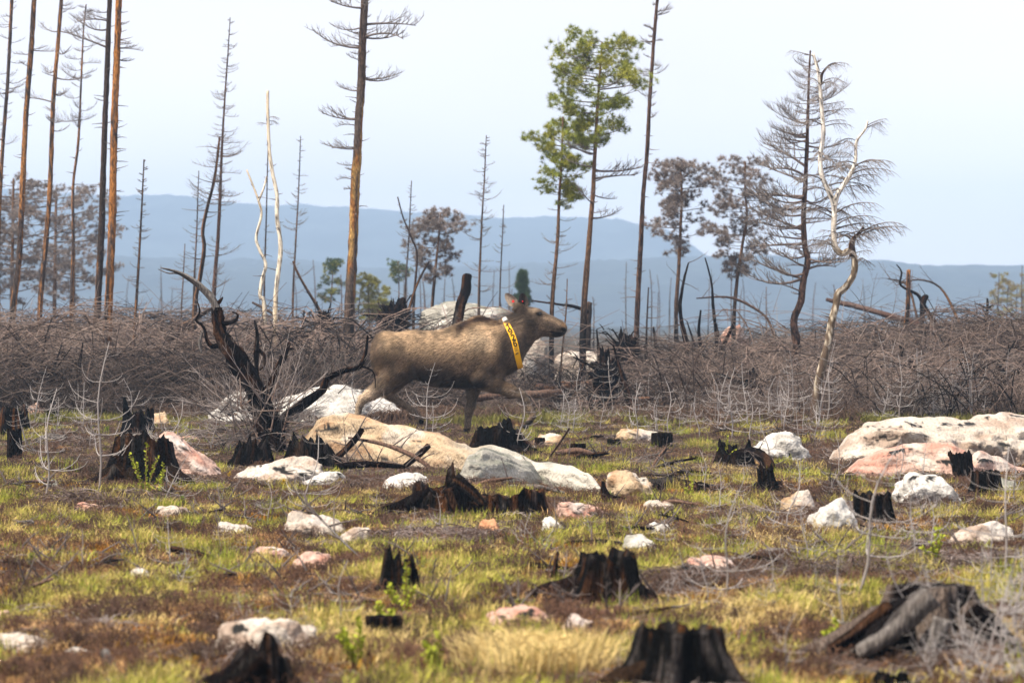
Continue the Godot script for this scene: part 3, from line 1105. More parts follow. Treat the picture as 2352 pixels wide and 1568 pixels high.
	for l in [[-0.020, 0.006, 0.012, 0.010, 0.008], [0.010, 0.010, 0.024, 0.018, 0.005], [-0.018, 0.004, -0.024, -0.012, 0.004], [-0.006, 0.002, -0.004, -0.013, 0.003], [0.010, 0.004, 0.016, -0.010, 0.003]]:
		ab.tube(PackedVector3Array([at3.call(l[0], l[1]), at3.call(l[2], l[3])]), PackedFloat32Array([l[4], l[4] * 0.8]), 6, ink, ink)
	part("emblem", ab.mesh(M.print), band)
	# pale clasp above, pale battery box under the throat
	var grey := Color(0.55, 0.58, 0.58)
	var s4 = spot.call(556.0)
	var cb := MB.new()
	cb.tube(PackedVector3Array([s4[0] + s4[1] * 0.05, s4[0] + s4[1] * 0.045, s4[0] - s4[1] * 0.008, s4[0] - s4[1] * 0.012]), PackedFloat32Array([0.030, 0.042, 0.044, 0.030]), 10, grey, grey)
	part("clasp", cb.mesh(M.strap), band)
	var bx := MB.new()
	var q0 := mp(1508, 852, 0.05)
	bx.tube(PackedVector3Array([q0 + up * 0.025, q0 + up * 0.012, q0 - up * 0.028, q0 - up * 0.040]), PackedFloat32Array([0.046, 0.056, 0.054, 0.030]), 14, grey, Color(0.45, 0.47, 0.46))
	part("battery_box", bx.mesh(M.strap), band)


# ---------------------------------------------------------------- trees, snags and logs

func bark_color(style: String, up: float, q: Vector3, sd: float) -> Color:
	# up: metres above the foot; q: direction round the trunk with the height, for the noise
	var a := n_shape.get_noise_3dv(Vector3(q.x * 0.8, q.y * 0.30, q.z * 0.8) + Vector3(sd, sd * 2.0, 0))
	var b := n_shape.get_noise_3dv(Vector3(q.x * 1.6, q.y * 1.3, q.z * 1.6) - Vector3(sd, 0, sd))
	var f := n_shape.get_noise_3dv(Vector3(q.x * 3.0, q.y * 6.0, q.z * 3.0))
	var burnt := Color(0.013, 0.011, 0.0105)
	var col := Color(0.17, 0.135, 0.115)
	match style:
		"orange":
			col = Color(0.20, 0.14, 0.11).lerp(Color(0.80, 0.34, 0.09), smoothstep(-0.34, -0.12, a + 0.45 * b - 0.16 * clampf(3.2 - up, 0.0, 3.0)))
			col = col.lerp(Color(0.07, 0.05, 0.042), smoothstep(0.25, 0.4, b + 0.4 * f))
			col = col.lerp(burnt, smoothstep(2.6, 1.3, up + a * 1.5))
		"patchy":
			col = Color(0.17, 0.125, 0.105).lerp(Color(0.74, 0.34, 0.11), smoothstep(0.06, 0.18, a + 0.6 * b))
			col = col.lerp(Color(0.06, 0.045, 0.04), smoothstep(0.12, 0.3, f + 0.3 * b))
			col = col.lerp(burnt, smoothstep(2.4, 0.9, up + a * 1.5))
		"main":
			col = Color(0.19, 0.145, 0.12).lerp(Color(0.21, 0.13, 0.09), smoothstep(0.0, 0.3, b))
			var bare := smoothstep(0.0, 0.15, a * 0.9 + 0.35 * b + 0.42 - absf(up - 4.7) * 0.34)
			col = col.lerp(Color(0.86, 0.52, 0.17).lerp(Color(0.62, 0.26, 0.07), smoothstep(0.0, 0.3, b + f * 0.4)), bare)
			col = col.lerp(burnt, smoothstep(2.2, 1.0, up + a * 1.2 + b))
		"red":
			col = Color(0.20, 0.115, 0.085).lerp(Color(0.30, 0.17, 0.115), smoothstep(-0.1, 0.3, b))
			col = col.lerp(Color(0.05, 0.035, 0.03), smoothstep(0.1, 0.3, f + a * 0.6))
			col = col.lerp(burnt, smoothstep(1.5, 0.5, up + a))
		"pine":
			col = Color(0.14, 0.095, 0.07).lerp(Color(0.33, 0.185, 0.105), smoothstep(1.0, 3.5, up + b * 2.0))
			col = col.lerp(burnt, smoothstep(2.6, 1.6, up + a * 1.5))
		"grey":
			col = Color(0.15, 0.125, 0.115).lerp(Color(0.09, 0.07, 0.06), smoothstep(0.0, 0.3, b))
			col = col.lerp(Color(0.48, 0.24, 0.10), smoothstep(0.22, 0.36, a + 0.4 * b))
			col = col.lerp(burnt, smoothstep(1.8, 0.6, up + a))
		"dark":
			col = Color(0.075, 0.052, 0.042).lerp(Color(0.13, 0.09, 0.075), smoothstep(0.0, 0.4, b))
			col = col.lerp(Color(0.45, 0.22, 0.09), smoothstep(0.28, 0.4, a + 0.3 * b))
			col = col.lerp(burnt, smoothstep(1.8, 0.8, up + a))
		"birch":
			col = Color(0.80, 0.74, 0.62).lerp(Color(0.62, 0.50, 0.34), smoothstep(0.05, 0.4, a))
			col = col.lerp(Color(0.05, 0.042, 0.036), smoothstep(0.22, 0.34, f + 0.3 * b))
			col = col.lerp(Color(0.10, 0.08, 0.06), smoothstep(2.0, 0.8, up + a + b))
		"birch_tall":
			col = Color(0.82, 0.79, 0.74).lerp(Color(0.66, 0.60, 0.52), smoothstep(0.05, 0.4, a))
			col = col.lerp(Color(0.045, 0.04, 0.036), smoothstep(0.26, 0.38, f + 0.3 * b))
			col = col.lerp(Color(0.13, 0.095, 0.065).lerp(Color(0.62, 0.56, 0.46), smoothstep(0.12, 0.3, f + 0.5 * b)), smoothstep(3.1, 2.9, up))
			col = col.lerp(Color(0.09, 0.062, 0.045), smoothstep(1.5, 0.7, up + b))
		"char":
			col = burnt.lerp(Color(0.15, 0.075, 0.042), smoothstep(0.12, 0.45, b))
			col = col.lerp(Color(0.15, 0.13, 0.12), 0.7 * smoothstep(0.28, 0.5, a + 0.5 * f))
		"log":
			col = Color(0.15, 0.085, 0.065).lerp(Color(0.24, 0.16, 0.135), smoothstep(0.0, 0.3, b))
			col = col.lerp(burnt, smoothstep(0.0, 0.25, a + 0.3 * f))
			col = col.lerp(Color(0.50, 0.22, 0.09), smoothstep(0.27, 0.36, b + 0.3 * a))
		"bare":
			col = Color(0.36, 0.33, 0.31).lerp(Color(0.20, 0.175, 0.16), smoothstep(0.0, 0.3, b))
			col = col.lerp(Color(0.06, 0.05, 0.045), smoothstep(0.2, 0.35, a + 0.4 * f))
		"brown":
			col = Color(0.24, 0.145, 0.105).lerp(Color(0.34, 0.21, 0.15), smoothstep(0.0, 0.3, b))
			col = col.lerp(Color(0.06, 0.045, 0.04), smoothstep(0.1, 0.3, a + 0.4 * f))
	return col

# a trunk through world points with a width at each, bark by style; foot: height from which «up» is counted
func bole_mesh(pts: PackedVector3Array, wid: PackedFloat32Array, style: String, sd: int, origin: Vector3, foot: float, rough := 0.10, sides := 11, step := 0.14) -> ArrayMesh:
	var P := PackedVector3Array()
	var C := PackedColorArray()
	var fine := PackedVector3Array()
	var fr := PackedFloat32Array()
	for k in pts.size() - 1:
		var m := maxi(1, int(ceil(pts[k].distance_to(pts[k + 1]) / step)))
		for s in m:
			fine.append(pts[k].lerp(pts[k + 1], float(s) / m))
			fr.append(lerpf(wid[k], wid[k + 1], float(s) / m) * 0.5)
	fine.append(pts[pts.size() - 1])
	fr.append(wid[wid.size() - 1] * 0.5)
	var rows := fine.size()
	var u := Vector3(1, 0, 0)
	for j in range(rows - 1, -1, -1):          # rows from the tip to the foot
		var t := (fine[mini(j + 1, rows - 1)] - fine[maxi(j - 1, 0)]).normalized()
		u = (u - t * u.dot(t)).normalized()
		var w := u.cross(t)
		for k in sides:
			var a := TAU * k / sides
			var dir := u * cos(a) + w * sin(a)
			var q := Vector3(dir.x, fine[j].y + fine[j].x * 0.6, dir.z)
			var r := fr[j] * (1.0 + rough * 1.6 * n_shape.get_noise_3dv(Vector3(dir.x * 1.2 + sd, q.y * 2.2, dir.z * 1.2)) + rough * 1.1 * n_shape.get_noise_3dv(Vector3(dir.x * 3.0 - sd, q.y * 5.0, dir.z * 3.0)) + rough * 0.7 * n_shape.get_noise_3dv(Vector3(dir.x * 7.0 - sd, q.y * 14.0, dir.z * 7.0)))
			P.append(fine[j] + dir * r - origin)
			C.append(bark_color(style, fine[j].y - foot, q, sd * 13.7))
	var mb := MB.new()
	# the cut or broken tip
	var tip := fine[rows - 1] - origin
	var Pt := PackedVector3Array()
	var Ct := PackedColorArray()
	for k in sides:
		Pt.append(tip + (fine[rows - 1] - fine[rows - 2]).normalized() * fr[rows - 1] * 0.4)
		Ct.append(C[k])
	Pt.append_array(P)
	Ct.append_array(C)
	var foot_c := fine[0] - origin
	for k in sides:
		Pt.append(foot_c)
		Ct.append(C[C.size() - 1])
	mb.grid(Pt, Ct, rows + 2, sides, true)
	return mb.mesh(M.birch if style.begins_with("birch") else (M.char if style == "char" else M.bark))

func limb(mb: MB, base: Vector3, dir: Vector3, L: float, r0: float, mid: float, end: float, twigs: int, tl: float, up_bias: float, c0: Color, c1: Color) -> Array:
	var p1 := base + dir * L * 0.5 + Vector3(0, L * mid, 0)
	var p2 := base + dir * L * rf(0.9, 1.0) + Vector3(0, L * end, 0)
	var bend := Vector3(rf(-0.08, 0.08), rf(-0.06, 0.06), rf(-0.08, 0.08)) * L
	mb.twig(base, p1 + bend, p2, r0, r0 * 0.25, c0, c1, 5, 4)
	var tips := [p2]
	for k in twigs:
		var s := 0.25 + 0.75 * (k + rf(0, 1)) / twigs
		var q := base * (1 - s) * (1 - s) + (p1 + bend) * 2 * s * (1 - s) + p2 * s * s
		var side := dir.cross(Vector3.UP).normalized() * (1.0 if (k % 2) == 0 else -1.0)
		var td := (dir * rf(0.3, 0.9) + side * rf(0.3, 0.9) + Vector3(0, up_bias + rf(-0.3, 0.3), 0)).normalized()
		var l2 := L * tl * rf(0.5, 1.1) * (1.15 - 0.6 * s)
		var e := q + td * l2 + Vector3(0, l2 * up_bias * 0.4, 0)
		mb.twig(q, q + td * l2 * 0.5 + Vector3(rf(-1, 1), rf(-1, 1), rf(-1, 1)) * l2 * 0.1, e, r0 * 0.38, r0 * 0.14, c1, c1, 2, 3)
		tips.append(e)
		if l2 > 0.2:
			for k2 in 2:
				var s2 := rf(0.35, 0.9)
				var q2 := q.lerp(e, s2)
				var td2 := (td + Vector3(rf(-0.8, 0.8), rf(-0.4, 0.8) + up_bias * 0.5, rf(-0.8, 0.8))).normalized()
				mb.twig(q2, q2 + td2 * l2 * 0.25, q2 + td2 * l2 * 0.45 + Vector3(0, l2 * 0.06, 0), r0 * 0.2, r0 * 0.1, c1, c1, 2, 3)
				tips.append(q2 + td2 * l2 * 0.45)
	return tips

# path: frame places from the top down; widths there; br: branch sets [style, top, bottom, number, length]
func tree(called: String, label: String, mark: String, d: float, path: Array, w_top: float, w_foot: float, style: String, br: Array, category := "tree", group := "trees killed or scorched by the fire") -> Node3D:
	var sd := int(path[0][0]) + int(d)
	rng.seed = sd
	var ppm := F / d
	var pl := path.duplicate()
	if pl[0][1] <= 2.0:
		var dx: float = (pl[0][0] - pl[1][0]) / maxf(pl[1][1] - pl[0][1], 1.0)
		pl.push_front([pl[0][0] + dx * 160.0, -160.0])
	var last = pl[pl.size() - 1]
	var soil := on_soil(last[0], d)
	var flat := PackedVector3Array()
	for q in pl:
		flat.append(at(q[0], q[1], d))
	if last[1] < 735.0 + 16761.0 / d - 12.0:
		flat.append(Vector3(soil.x + rf(-0.03, 0.03), soil.y - 0.1, soil.z))
	flat.reverse()
	var pts := spline(flat, 5)
	var o := thing(called, Vector3(pts[0].x, pts[0].y + 0.1, pts[0].z), label, category, group)
	if mark: landmarks.append([mark, path[path.size() - 1][0], 735.0 + 16761.0 / d])
	var wid := PackedFloat32Array()
	var top_y := pts[pts.size() - 1].y
	for q in pts:
		var t := (q.y - pts[0].y) / (top_y - pts[0].y)
		wid.append((lerpf(w_foot, w_top, clampf(t, 0.0, 1.0)) + w_foot * 0.35 * exp(-t * 22.0)) / ppm)
	part("trunk", bole_mesh(pts, wid, style, sd, o.position, pts[0].y), o)
	var mb := MB.new()
	var leaf := []
	var leaf_c := PackedColorArray()
	for b in br:
		add_limbs(mb, b, pts, wid, d, style, leaf, leaf_c, o.position)
	if mb.v.size():
		for k in mb.v.size():
			mb.v[k] -= o.position
		part("crown", mb.mesh(M.twig), o)
	if leaf.size():
		scatter("needles", needle_mesh, leaf, leaf_c, o)
	return o

# a second arm of a tree that stands already: path from the tip down to the fork
func add_arm(o: Node3D, d: float, path: Array, w_top: float, w_foot: float, style: String, br: Array, called := "limb", rough := 0.10) -> void:
	var sd := int(path[0][0])
	rng.seed = sd
	var pts := PackedVector3Array()
	for q in path:
		pts.append(at(q[0], q[1], d))
	pts.reverse()
	var sp := spline(pts, 5)
	var wid := PackedFloat32Array()
	for k in sp.size():
		wid.append(lerpf(w_foot, w_top, float(k) / (sp.size() - 1)) * d / F)
	part(called, bole_mesh(sp, wid, style, sd, o.position, o.position.y, rough, 12, 0.06), o)
	var mb := MB.new()
	for b in br:
		add_limbs(mb, b, sp, wid, d, style, [], PackedColorArray(), o.position)
	if mb.v.size():
		for k in mb.v.size():
			mb.v[k] -= o.position
		part("crown", mb.mesh(M.twig), o)

var needle_mesh: ArrayMesh
func make_needle_mesh() -> void:
	var mb := MB.new()
	rng.seed = 77
	for k in 60:
		var d := Vector3(rf(-1, 1), rf(-0.5, 1.1), rf(-1, 1)).normalized()
		var s := d.cross(Vector3(rf(-1, 1), rf(-1, 1), rf(-1, 1))).normalized() * 0.03
		var b := d * rf(0.0, 0.25)
		mb.tri(b - s, b + s, b + d * rf(0.55, 1.0), Color(0.8, 0.8, 0.8), Color(1.1, 1.1, 1.1))
	needle_mesh = mb.mesh(M.needle)

func add_limbs(mb: MB, b: Array, pts: PackedVector3Array, wid: PackedFloat32Array, d: float, style: String, leaf: Array, leaf_c: PackedColorArray, origin: Vector3) -> void:
	var kind: String = b[0]
	var ppm := F / d
	var y0 := at(CX, b[1], d).y
	var y1 := at(CX, b[2], d).y
	var n: int = b[3]
	var Lm: float = b[4] / ppm
	var c0 := Color(0.125, 0.10, 0.09)
	var c1 := Color(0.19, 0.165, 0.155)
	if style == "dark": c0 = Color(0.08, 0.062, 0.055)
	if style == "red": c0 = Color(0.14, 0.10, 0.085)
	if style.begins_with("birch"): c0 = Color(0.10, 0.085, 0.075)
	var phase := rf(0, TAU)
	for k in n:
		var u := (k + rf(0.0, 1.0)) / n if kind == "green" or kind == "scorched" else rf(0.0, 1.0)   # 0 at the top
		var y := lerpf(y0, y1, u)
		var j := 0
		while j < pts.size() - 2 and not ((pts[j].y <= y) != (pts[j + 1].y <= y)):
			j += 1
		var t := clampf((y - pts[j].y) / (pts[j + 1].y - pts[j].y) if absf(pts[j + 1].y - pts[j].y) > 1e-4 else 0.0, 0.0, 1.0)
		var base := pts[j].lerp(pts[j + 1], t)
		var r := lerpf(wid[j], wid[j + 1], t) * 0.5
		phase += 2.4 + rf(-1.4, 1.4)
		var dir := Vector3(cos(phase), 0, sin(phase))
		if b.size() > 5 and b[5] != 0.0:            # most limbs on one side
			dir = Vector3(b[5] * rf(0.6, 1.0), 0, rf(-0.5, 0.5)).normalized()
		base += dir * r * 0.5
		match kind:
			"spruce":
				var L := Lm * (0.12 + 0.88 * pow(u, 0.75)) * rf(0.2, 1.2)
				limb(mb, base, dir, L, clampf(L * 0.018, 0.007, 0.020), rf(-0.22, 0.0), rf(-0.1, 0.55), 13, 0.42, 0.40, c0, c1)
			"pine_dead":
				var L := Lm * rf(0.2, 1.2) * (0.45 + 0.55 * sin(clampf(u * 1.3 + 0.25, 0, 1) * PI * 0.8))
				limb(mb, base, dir, L, clampf(L * 0.026, 0.012, 0.045), rf(-0.24, 0.18), rf(-0.12, 0.38), 16, 0.42, 0.40, c0, c1)
			"brushy":
				var L := Lm * rf(0.3, 1.15) * (0.25 + 0.75 * pow(u, 0.6))
				limb(mb, base, dir, L, clampf(L * 0.016, 0.008, 0.028), rf(-0.2, 0.05), rf(-0.05, 0.45), 30, 0.42, 0.6, c0, c1)
			"stub":
				var L := Lm * rf(0.3, 1.1)
				limb(mb, base, dir, L, 0.012, rf(-0.1, 0.15), rf(-0.1, 0.3), 1, 0.2, 0.2, c0, c1)
			"birch":
				var L := Lm * rf(0.5, 1.1)
				limb(mb, base, dir, L, clampf(L * 0.018, 0.008, 0.022), rf(0.1, 0.3), rf(-0.1, 0.25), 16, 0.5, -0.45, c0, c1)
			"cone":
				var L := Lm * (0.12 + 0.88 * u) * rf(0.7, 1.1)
				var tips := limb(mb, base, dir, L, 0.012, -0.05, -0.1, 6, 0.4, 0.0, c0, c1)
				for e in tips:
					for m in 3:
						var sc := rf(0.10, 0.18)
						leaf.append(Transform3D(Basis.from_euler(Vector3(rf(-0.6, 0.6), rf(0, TAU), rf(-0.6, 0.6))).scaled(Vector3(sc, sc, sc)), base.lerp(e, rf(0.3, 1.0)) + Vector3(rf(-1, 1), rf(-1, 1), rf(-1, 1)) * 0.1 - origin))
						leaf_c.append(tint(Color(0.045, 0.075, 0.022), 0.4))
			"green", "scorched":
				var L := Lm * rf(0.5, 1.1) * (0.25 + 0.95 * sin(clampf(u * 0.85 + 0.12, 0, 1) * PI) * (0.8 + 0.2 * cos(phase * 2.0)))
				var tips := limb(mb, base, dir, L, clampf(L * 0.018, 0.008, 0.028), rf(-0.05, 0.12), rf(0.0, 0.35), 6, 0.45, 0.30, c0, c1)
				var gcol := Color(0.225, 0.255, 0.036) if kind == "green" else Color(0.23, 0.195, 0.18)
				if b.size() > 6: gcol = b[6]
				for e in tips:
					if rf(0, 1) > (0.33 if kind == "green" else 0.55): continue
					var clump := tint(gcol, 0.25)
					if rf(0, 1) < 0.35: clump = clump.lerp(Color(0.36, 0.34, 0.05) if kind == "green" else Color(0.28, 0.215, 0.18), 0.6)
					for m in (6 if kind == "green" else 4):
						var sc := rf(0.07, 0.14)
						var bs := Basis.from_euler(Vector3(rf(-0.6, 0.6), rf(0, TAU), rf(-0.6, 0.6))).scaled(Vector3(sc, sc, sc))
						leaf.append(Transform3D(bs, e + Vector3(rf(-1, 1), rf(-0.6, 0.8), rf(-1, 1)) * 0.14 - origin))
						leaf_c.append(tint(clump, 0.25))

# a pole, log or limb through frame places [x, y, distance], with its widths there
func pole(called: String, label: String, mark: String, category: String, path: Array, style: String, group := "", twigs := 0, tw_len := 0.4, rough := 0.16) -> MeshInstance3D:
	var sd := int(path[0][0]) + 7
	rng.seed = sd
	var pts := PackedVector3Array()
	for q in path:
		pts.append(at(q[0], q[1], q[2]))
	var sp := spline(pts, 4)
	var wid := PackedFloat32Array()
	var low := 1e9
	for k in sp.size():
		var t := float(k) / 4.0
		var a := mini(int(t), path.size() - 2)
		var w := lerpf(path[a][3], path[a + 1][3], t - a)
		wid.append(w * -sp[k].z / F)
		low = minf(low, sp[k].y)
	var origin := sp[0]
	var me := bole_mesh(sp, wid, style, sd, origin, low - 3.0, rough, 10, 0.08)
	var x: float = path[0][0]
	var y: float = path[0][1]
	if label == "": label = place_label(style, x, y)
	var o := single(called, me, origin, label, category, group)
	if mark: landmarks.append([mark, path[path.size() / 2][0], path[path.size() / 2][1]])
	if twigs:
		var mb := MB.new()
		for k in twigs:
			var j := rng.randi_range(1, sp.size() - 1)
			var dir := Vector3(rf(-1, 1), rf(-0.3, 1.0), rf(-0.7, 0.7)).normalized()
			limb(mb, sp[j] - origin, dir, tw_len * rf(0.4, 1.2), 0.009, rf(-0.1, 0.1), rf(-0.2, 0.2), 4, 0.4, 0.1, Color(0.07, 0.055, 0.05), Color(0.15, 0.125, 0.115))
		part("twigs", mb.mesh(M.twig), o, "stuff")
	return o

# torn-up roots: a dark plate of soil with root arms standing out of it
func root_wad(label: String, mark: String, x: float, y: float, d: float, size: float, sd: int, arms: Array) -> Node3D:
	rng.seed = sd
	var p := at(x, y, d)
	var ppm := F / d
	var r := size / ppm
	var o := thing("root_plate", Vector3(p.x, ground_y(p.x, p.z), p.z), label, "uprooted stump", "uprooted stumps in the brush")
	if mark: landmarks.append([mark, x, y])
	var mb := MB.new()
	var rows := 30
	var cols := 48
	var P := PackedVector3Array()
	var C := PackedColorArray()
	var c := p - o.position
	for a in rows:
		var th := PI * a / (rows - 1)
		for b in cols:
			var ph := TAU * b / cols
			var dd := Vector3(cos(ph) * sin(th), cos(th), sin(ph) * sin(th))
			var k := 0.9 + 0.9 * n_shape.get_noise_3dv(dd * 1.3 + Vector3(sd, 0, 0)) + 0.55 * n_shape.get_noise_3dv(dd * 3.5 + Vector3(0, sd, 0)) + 0.5 * n_shape.get_noise_3dv(dd * 9.0 + Vector3(0, sd, 0))
			P.append(c + Vector3(dd.x * 0.8, dd.y, dd.z * 0.45) * r * k)
			C.append(Color(0.012, 0.010, 0.009).lerp(Color(0.085, 0.05, 0.032), smoothstep(0.1, 0.4, n_shape.get_noise_3dv(dd * 3.0 - Vector3(sd, 0, 0)))))
	mb.grid(P, C, rows, cols, true)
	part("soil_plate", mb.mesh(M.char), o)
	var hairs := MB.new()
	for k in 30:
		var a := rf(0, TAU)
		var dir := Vector3(cos(a), sin(a), rf(-0.6, 0.6)).normalized()
		limb(hairs, c + dir * r * rf(0.3, 0.7), dir, r * rf(0.2, 1.3), r * 0.03, rf(-0.2, 0.2), rf(-0.3, 0.3), 4, 0.5, 0.0, Color(0.02, 0.016, 0.014), Color(0.07, 0.055, 0.048))
	part("fine_roots", hairs.mesh(M.twig), o, "stuff")
	# carry the plate down to the ground
	for s in 3:
		var q := MB.new()
		q.twig(c + Vector3(rf(-0.3, 0.3) * r, 0, 0), c * 0.5 + Vector3(rf(-0.4, 0.4) * r, 0, 0), Vector3(rf(-0.9, 0.9) * r, -0.05, rf(-0.3, 0.3)), r * 0.32, r * 0.2, Color(0.022, 0.018, 0.016), Color(0.03, 0.025, 0.02), 6, 8)
		part("root", q.mesh(M.char), o)
	for a in arms:
		var q := MB.new()
		var ang := deg_to_rad(a[0])
		var dir := Vector3(cos(ang), sin(ang), rf(-0.35, 0.35)).normalized()
		var L: float = a[1] / ppm
		q.twig(c, c + dir * L * 0.55 + Vector3(rf(-0.1, 0.1), rf(-0.1, 0.1), 0) * L, c + dir * L + Vector3(rf(-0.12, 0.12), rf(-0.12, 0.12), 0) * L, a[2] * 0.34 / ppm, a[2] * 0.13 / ppm, Color(0.014, 0.012, 0.011), Color(0.04, 0.032, 0.028), 10, 7)
		for k in 3:
			var s := rf(0.4, 0.95)
			var e := (dir + Vector3(rf(-1, 1), rf(-1, 1), rf(-0.5, 0.5))).normalized() * L * rf(0.15, 0.4)
			var b := c + dir * L * s
			q.twig(b, b + e * 0.5, b + e + Vector3(0, -0.1 * L, 0), a[2] * 0.14 / ppm, a[2] * 0.05 / ppm, Color(0.02, 0.017, 0.015), Color(0.05, 0.04, 0.035), 4, 5)
		part("root", q.mesh(M.char), o)
	return o


# ---------------------------------------------------------------- small plants

func sapling_mesh(sd: int) -> ArrayMesh:
	rng.seed = 900 + sd
	var mb := MB.new()
	var stem := PackedVector3Array()
	var lean := Vector3(rf(-0.10, 0.10), 0, rf(-0.10, 0.10))
	var kink := Vector3(rf(-0.03, 0.03), 0, rf(-0.03, 0.03))
	for k in 9:
		var t := k / 8.0
		stem.append(Vector3(0, t - 0.02, 0) + lean * t * t + kink * sin(t * 7.0))
	var rad := PackedFloat32Array()
	for k in 9:
		rad.append(0.0085 * (1.0 - 0.75 * k / 8.0))
	var c0 := Color(0.20, 0.17, 0.155)
	var c1 := Color(0.37, 0.345, 0.34)
	mb.tube(stem, rad, 6, c0, c1)
	var t := rf(0.12, 0.3)
	var ph := rf(0, TAU)
	while t < 0.97:
		var k := t * 8.0
		var base := stem[int(k)].lerp(stem[mini(int(k) + 1, 8)], k - int(k))
		for b in rng.randi_range(1, 4):
			ph += 2.0 + rf(-0.5, 0.5)
			var L := (0.42 * (1.0 - t) + 0.10) * rf(0.4, 1.15)
			var dir := Vector3(cos(ph), 0, sin(ph))
			var r0 := 0.0052 * (1.15 - t)
			var p1 := base + dir * L * 0.75 + Vector3(0, rf(-0.12, 0.12) * L, 0)
			var p2 := base + dir * L * rf(0.8, 1.0) + Vector3(0, rf(0.2, 0.75) * L, 0)
			mb.twig(base, p1, p2, r0, r0 * 0.4, c0.lerp(c1, 0.5), c1, 5, 4)
			for s in rng.randi_range(0, 3):
				var q := base.lerp(p1, rf(0.4, 0.9))
				var d2 := (dir + Vector3(rf(-1, 1), rf(0.0, 0.9), rf(-1, 1))).normalized()
				mb.twig(q, q + d2 * L * 0.2, q + d2 * L * 0.3 + Vector3(0, L * 0.12, 0), r0 * 0.55, r0 * 0.25, c1, c1, 2, 3)
		t += rf(0.07, 0.17)
	return mb.mesh(M.twig)

var sapling_protos := []

func sapling(x: float, top: float, foot: float, lean := 0.0, desc := "") -> void:
	var g := on_ground(x, foot)
	var ppm := F / -g.z
	var h := (foot - top) / ppm
	var k := rng.randi_range(0, sapling_protos.size() - 1)
	var o := MeshInstance3D.new()
	o.mesh = sapling_protos[k]
	o.name = numbered("dead_sapling")
	add_child(o, true)
	o.position = g
	var wide := clampf(1.35 / maxf(h, 0.4), 0.75, 1.5) * h
	o.basis = Basis(Vector3(0, 0, 1), -lean) * Basis(Vector3.UP, rf(0, TAU)).scaled(Vector3(wide, h, wide))
	var d := desc
	if d == "":
		d = ("tall " if h > 1.15 else ("small " if h < 0.6 else "")) + ["thin grey dead sapling", "bare grey sapling", "slender leafless sapling", "grey branched dead stem"][k % 4]
	tag(o, place_label(d, x, foot), "sapling", "dead grey saplings")

func arc_clump(sd: int, n: int, reach: float, high: float, r0: float, c0: Color, c1: Color, hang := 1.0) -> ArrayMesh:
	rng.seed = sd
	var mb := MB.new()
	for k in n:
		var a := rf(0, TAU)
		var b := Vector3(rf(-0.5, 0.5), -0.05, rf(-0.5, 0.5)) * reach
		var L := rf(0.4, 1.0) * reach
		var dir := Vector3(cos(a), 0, sin(a))
		var p1 := b + dir * L * 0.35 + Vector3(0, high * rf(0.5, 1.5), 0)
		var p2 := b + dir * L + Vector3(0, high * rf(0.05, 1.0) * hang, 0)
		var c := c0.lerp(c1, rf(0, 1))
		var r := r0 * rf(0.5, 1.2)
		mb.twig(b, p1, p2, r, r * 0.3, c * 0.8, c, 5, 3)
		for s in 4:
			var t := rf(0.3, 1.0)
			var q := b * (1 - t) * (1 - t) + p1 * 2 * t * (1 - t) + p2 * t * t
			var d2 := (dir * 0.6 + Vector3(rf(-1, 1), rf(-0.7, 0.8), rf(-1, 1))).normalized()
			var l2 := L * rf(0.15, 0.4)
			mb.twig(q, q + d2 * l2 * 0.5, q + d2 * l2 + Vector3(0, -0.15 * l2, 0), r * 0.45, r * 0.2, c, c, 3, 3)
	return mb.mesh(M.twig)

func tuft_mesh(sd: int, n: int, spread: float, arch: float, wide: float) -> ArrayMesh:
	rng.seed = sd
	var mb := MB.new()
	for k in n:
		var a := rf(0, TAU)
		var b := Vector3(cos(a), 0, sin(a)) * sqrt(rf(0, 1)) * spread
		b.y = -0.05
		var out_ := Vector3(rf(-1, 1), 0, rf(-1, 1)) * arch
		var h := rf(0.45, 1.0)
		var s := Vector3(cos(a * 3.0), 0, sin(a * 3.0)) * wide
		var m := b + Vector3(0, h * 0.6, 0) + out_ * 0.35
		var e := b + out_ + Vector3(0, h * (1.0 - 0.35 * out_.length()), 0)
		var c := Color(1, 1, 1) * rf(0.5, 1.45)
		mb.tri(b - s, m + s * 0.7, b + s, c, c)
		mb.tri(b - s, m - s * 0.7, m + s * 0.7, c, c)
		mb.tri(m - s * 0.7, e, m + s * 0.7, c, c * 1.1)
	return mb.mesh(M.grass)

# 0 under a rock or stump, small just around one, 1 in the open
func room_for_grass(cells: Dictionary, x: float, z: float) -> float:
	var f := 1.0
	for k in cells.get(Vector2i(floori(x), floori(z)), []):
		var c = keep_clear[k]
		var u: float = (x - c[0]) / c[2]
		var w: float = (z - c[1]) / c[3]
		if u * u + w * w < 1.0:
			return 0.0
		w = (z - c[1] - c[3] * 0.7) / (c[3] + 0.5)
		u = (x - c[0]) / (c[2] + 0.12)
		if u * u + w * w < 1.7:
			f = minf(f, 0.5 if c[4] == 0 else 0.3)
	return f

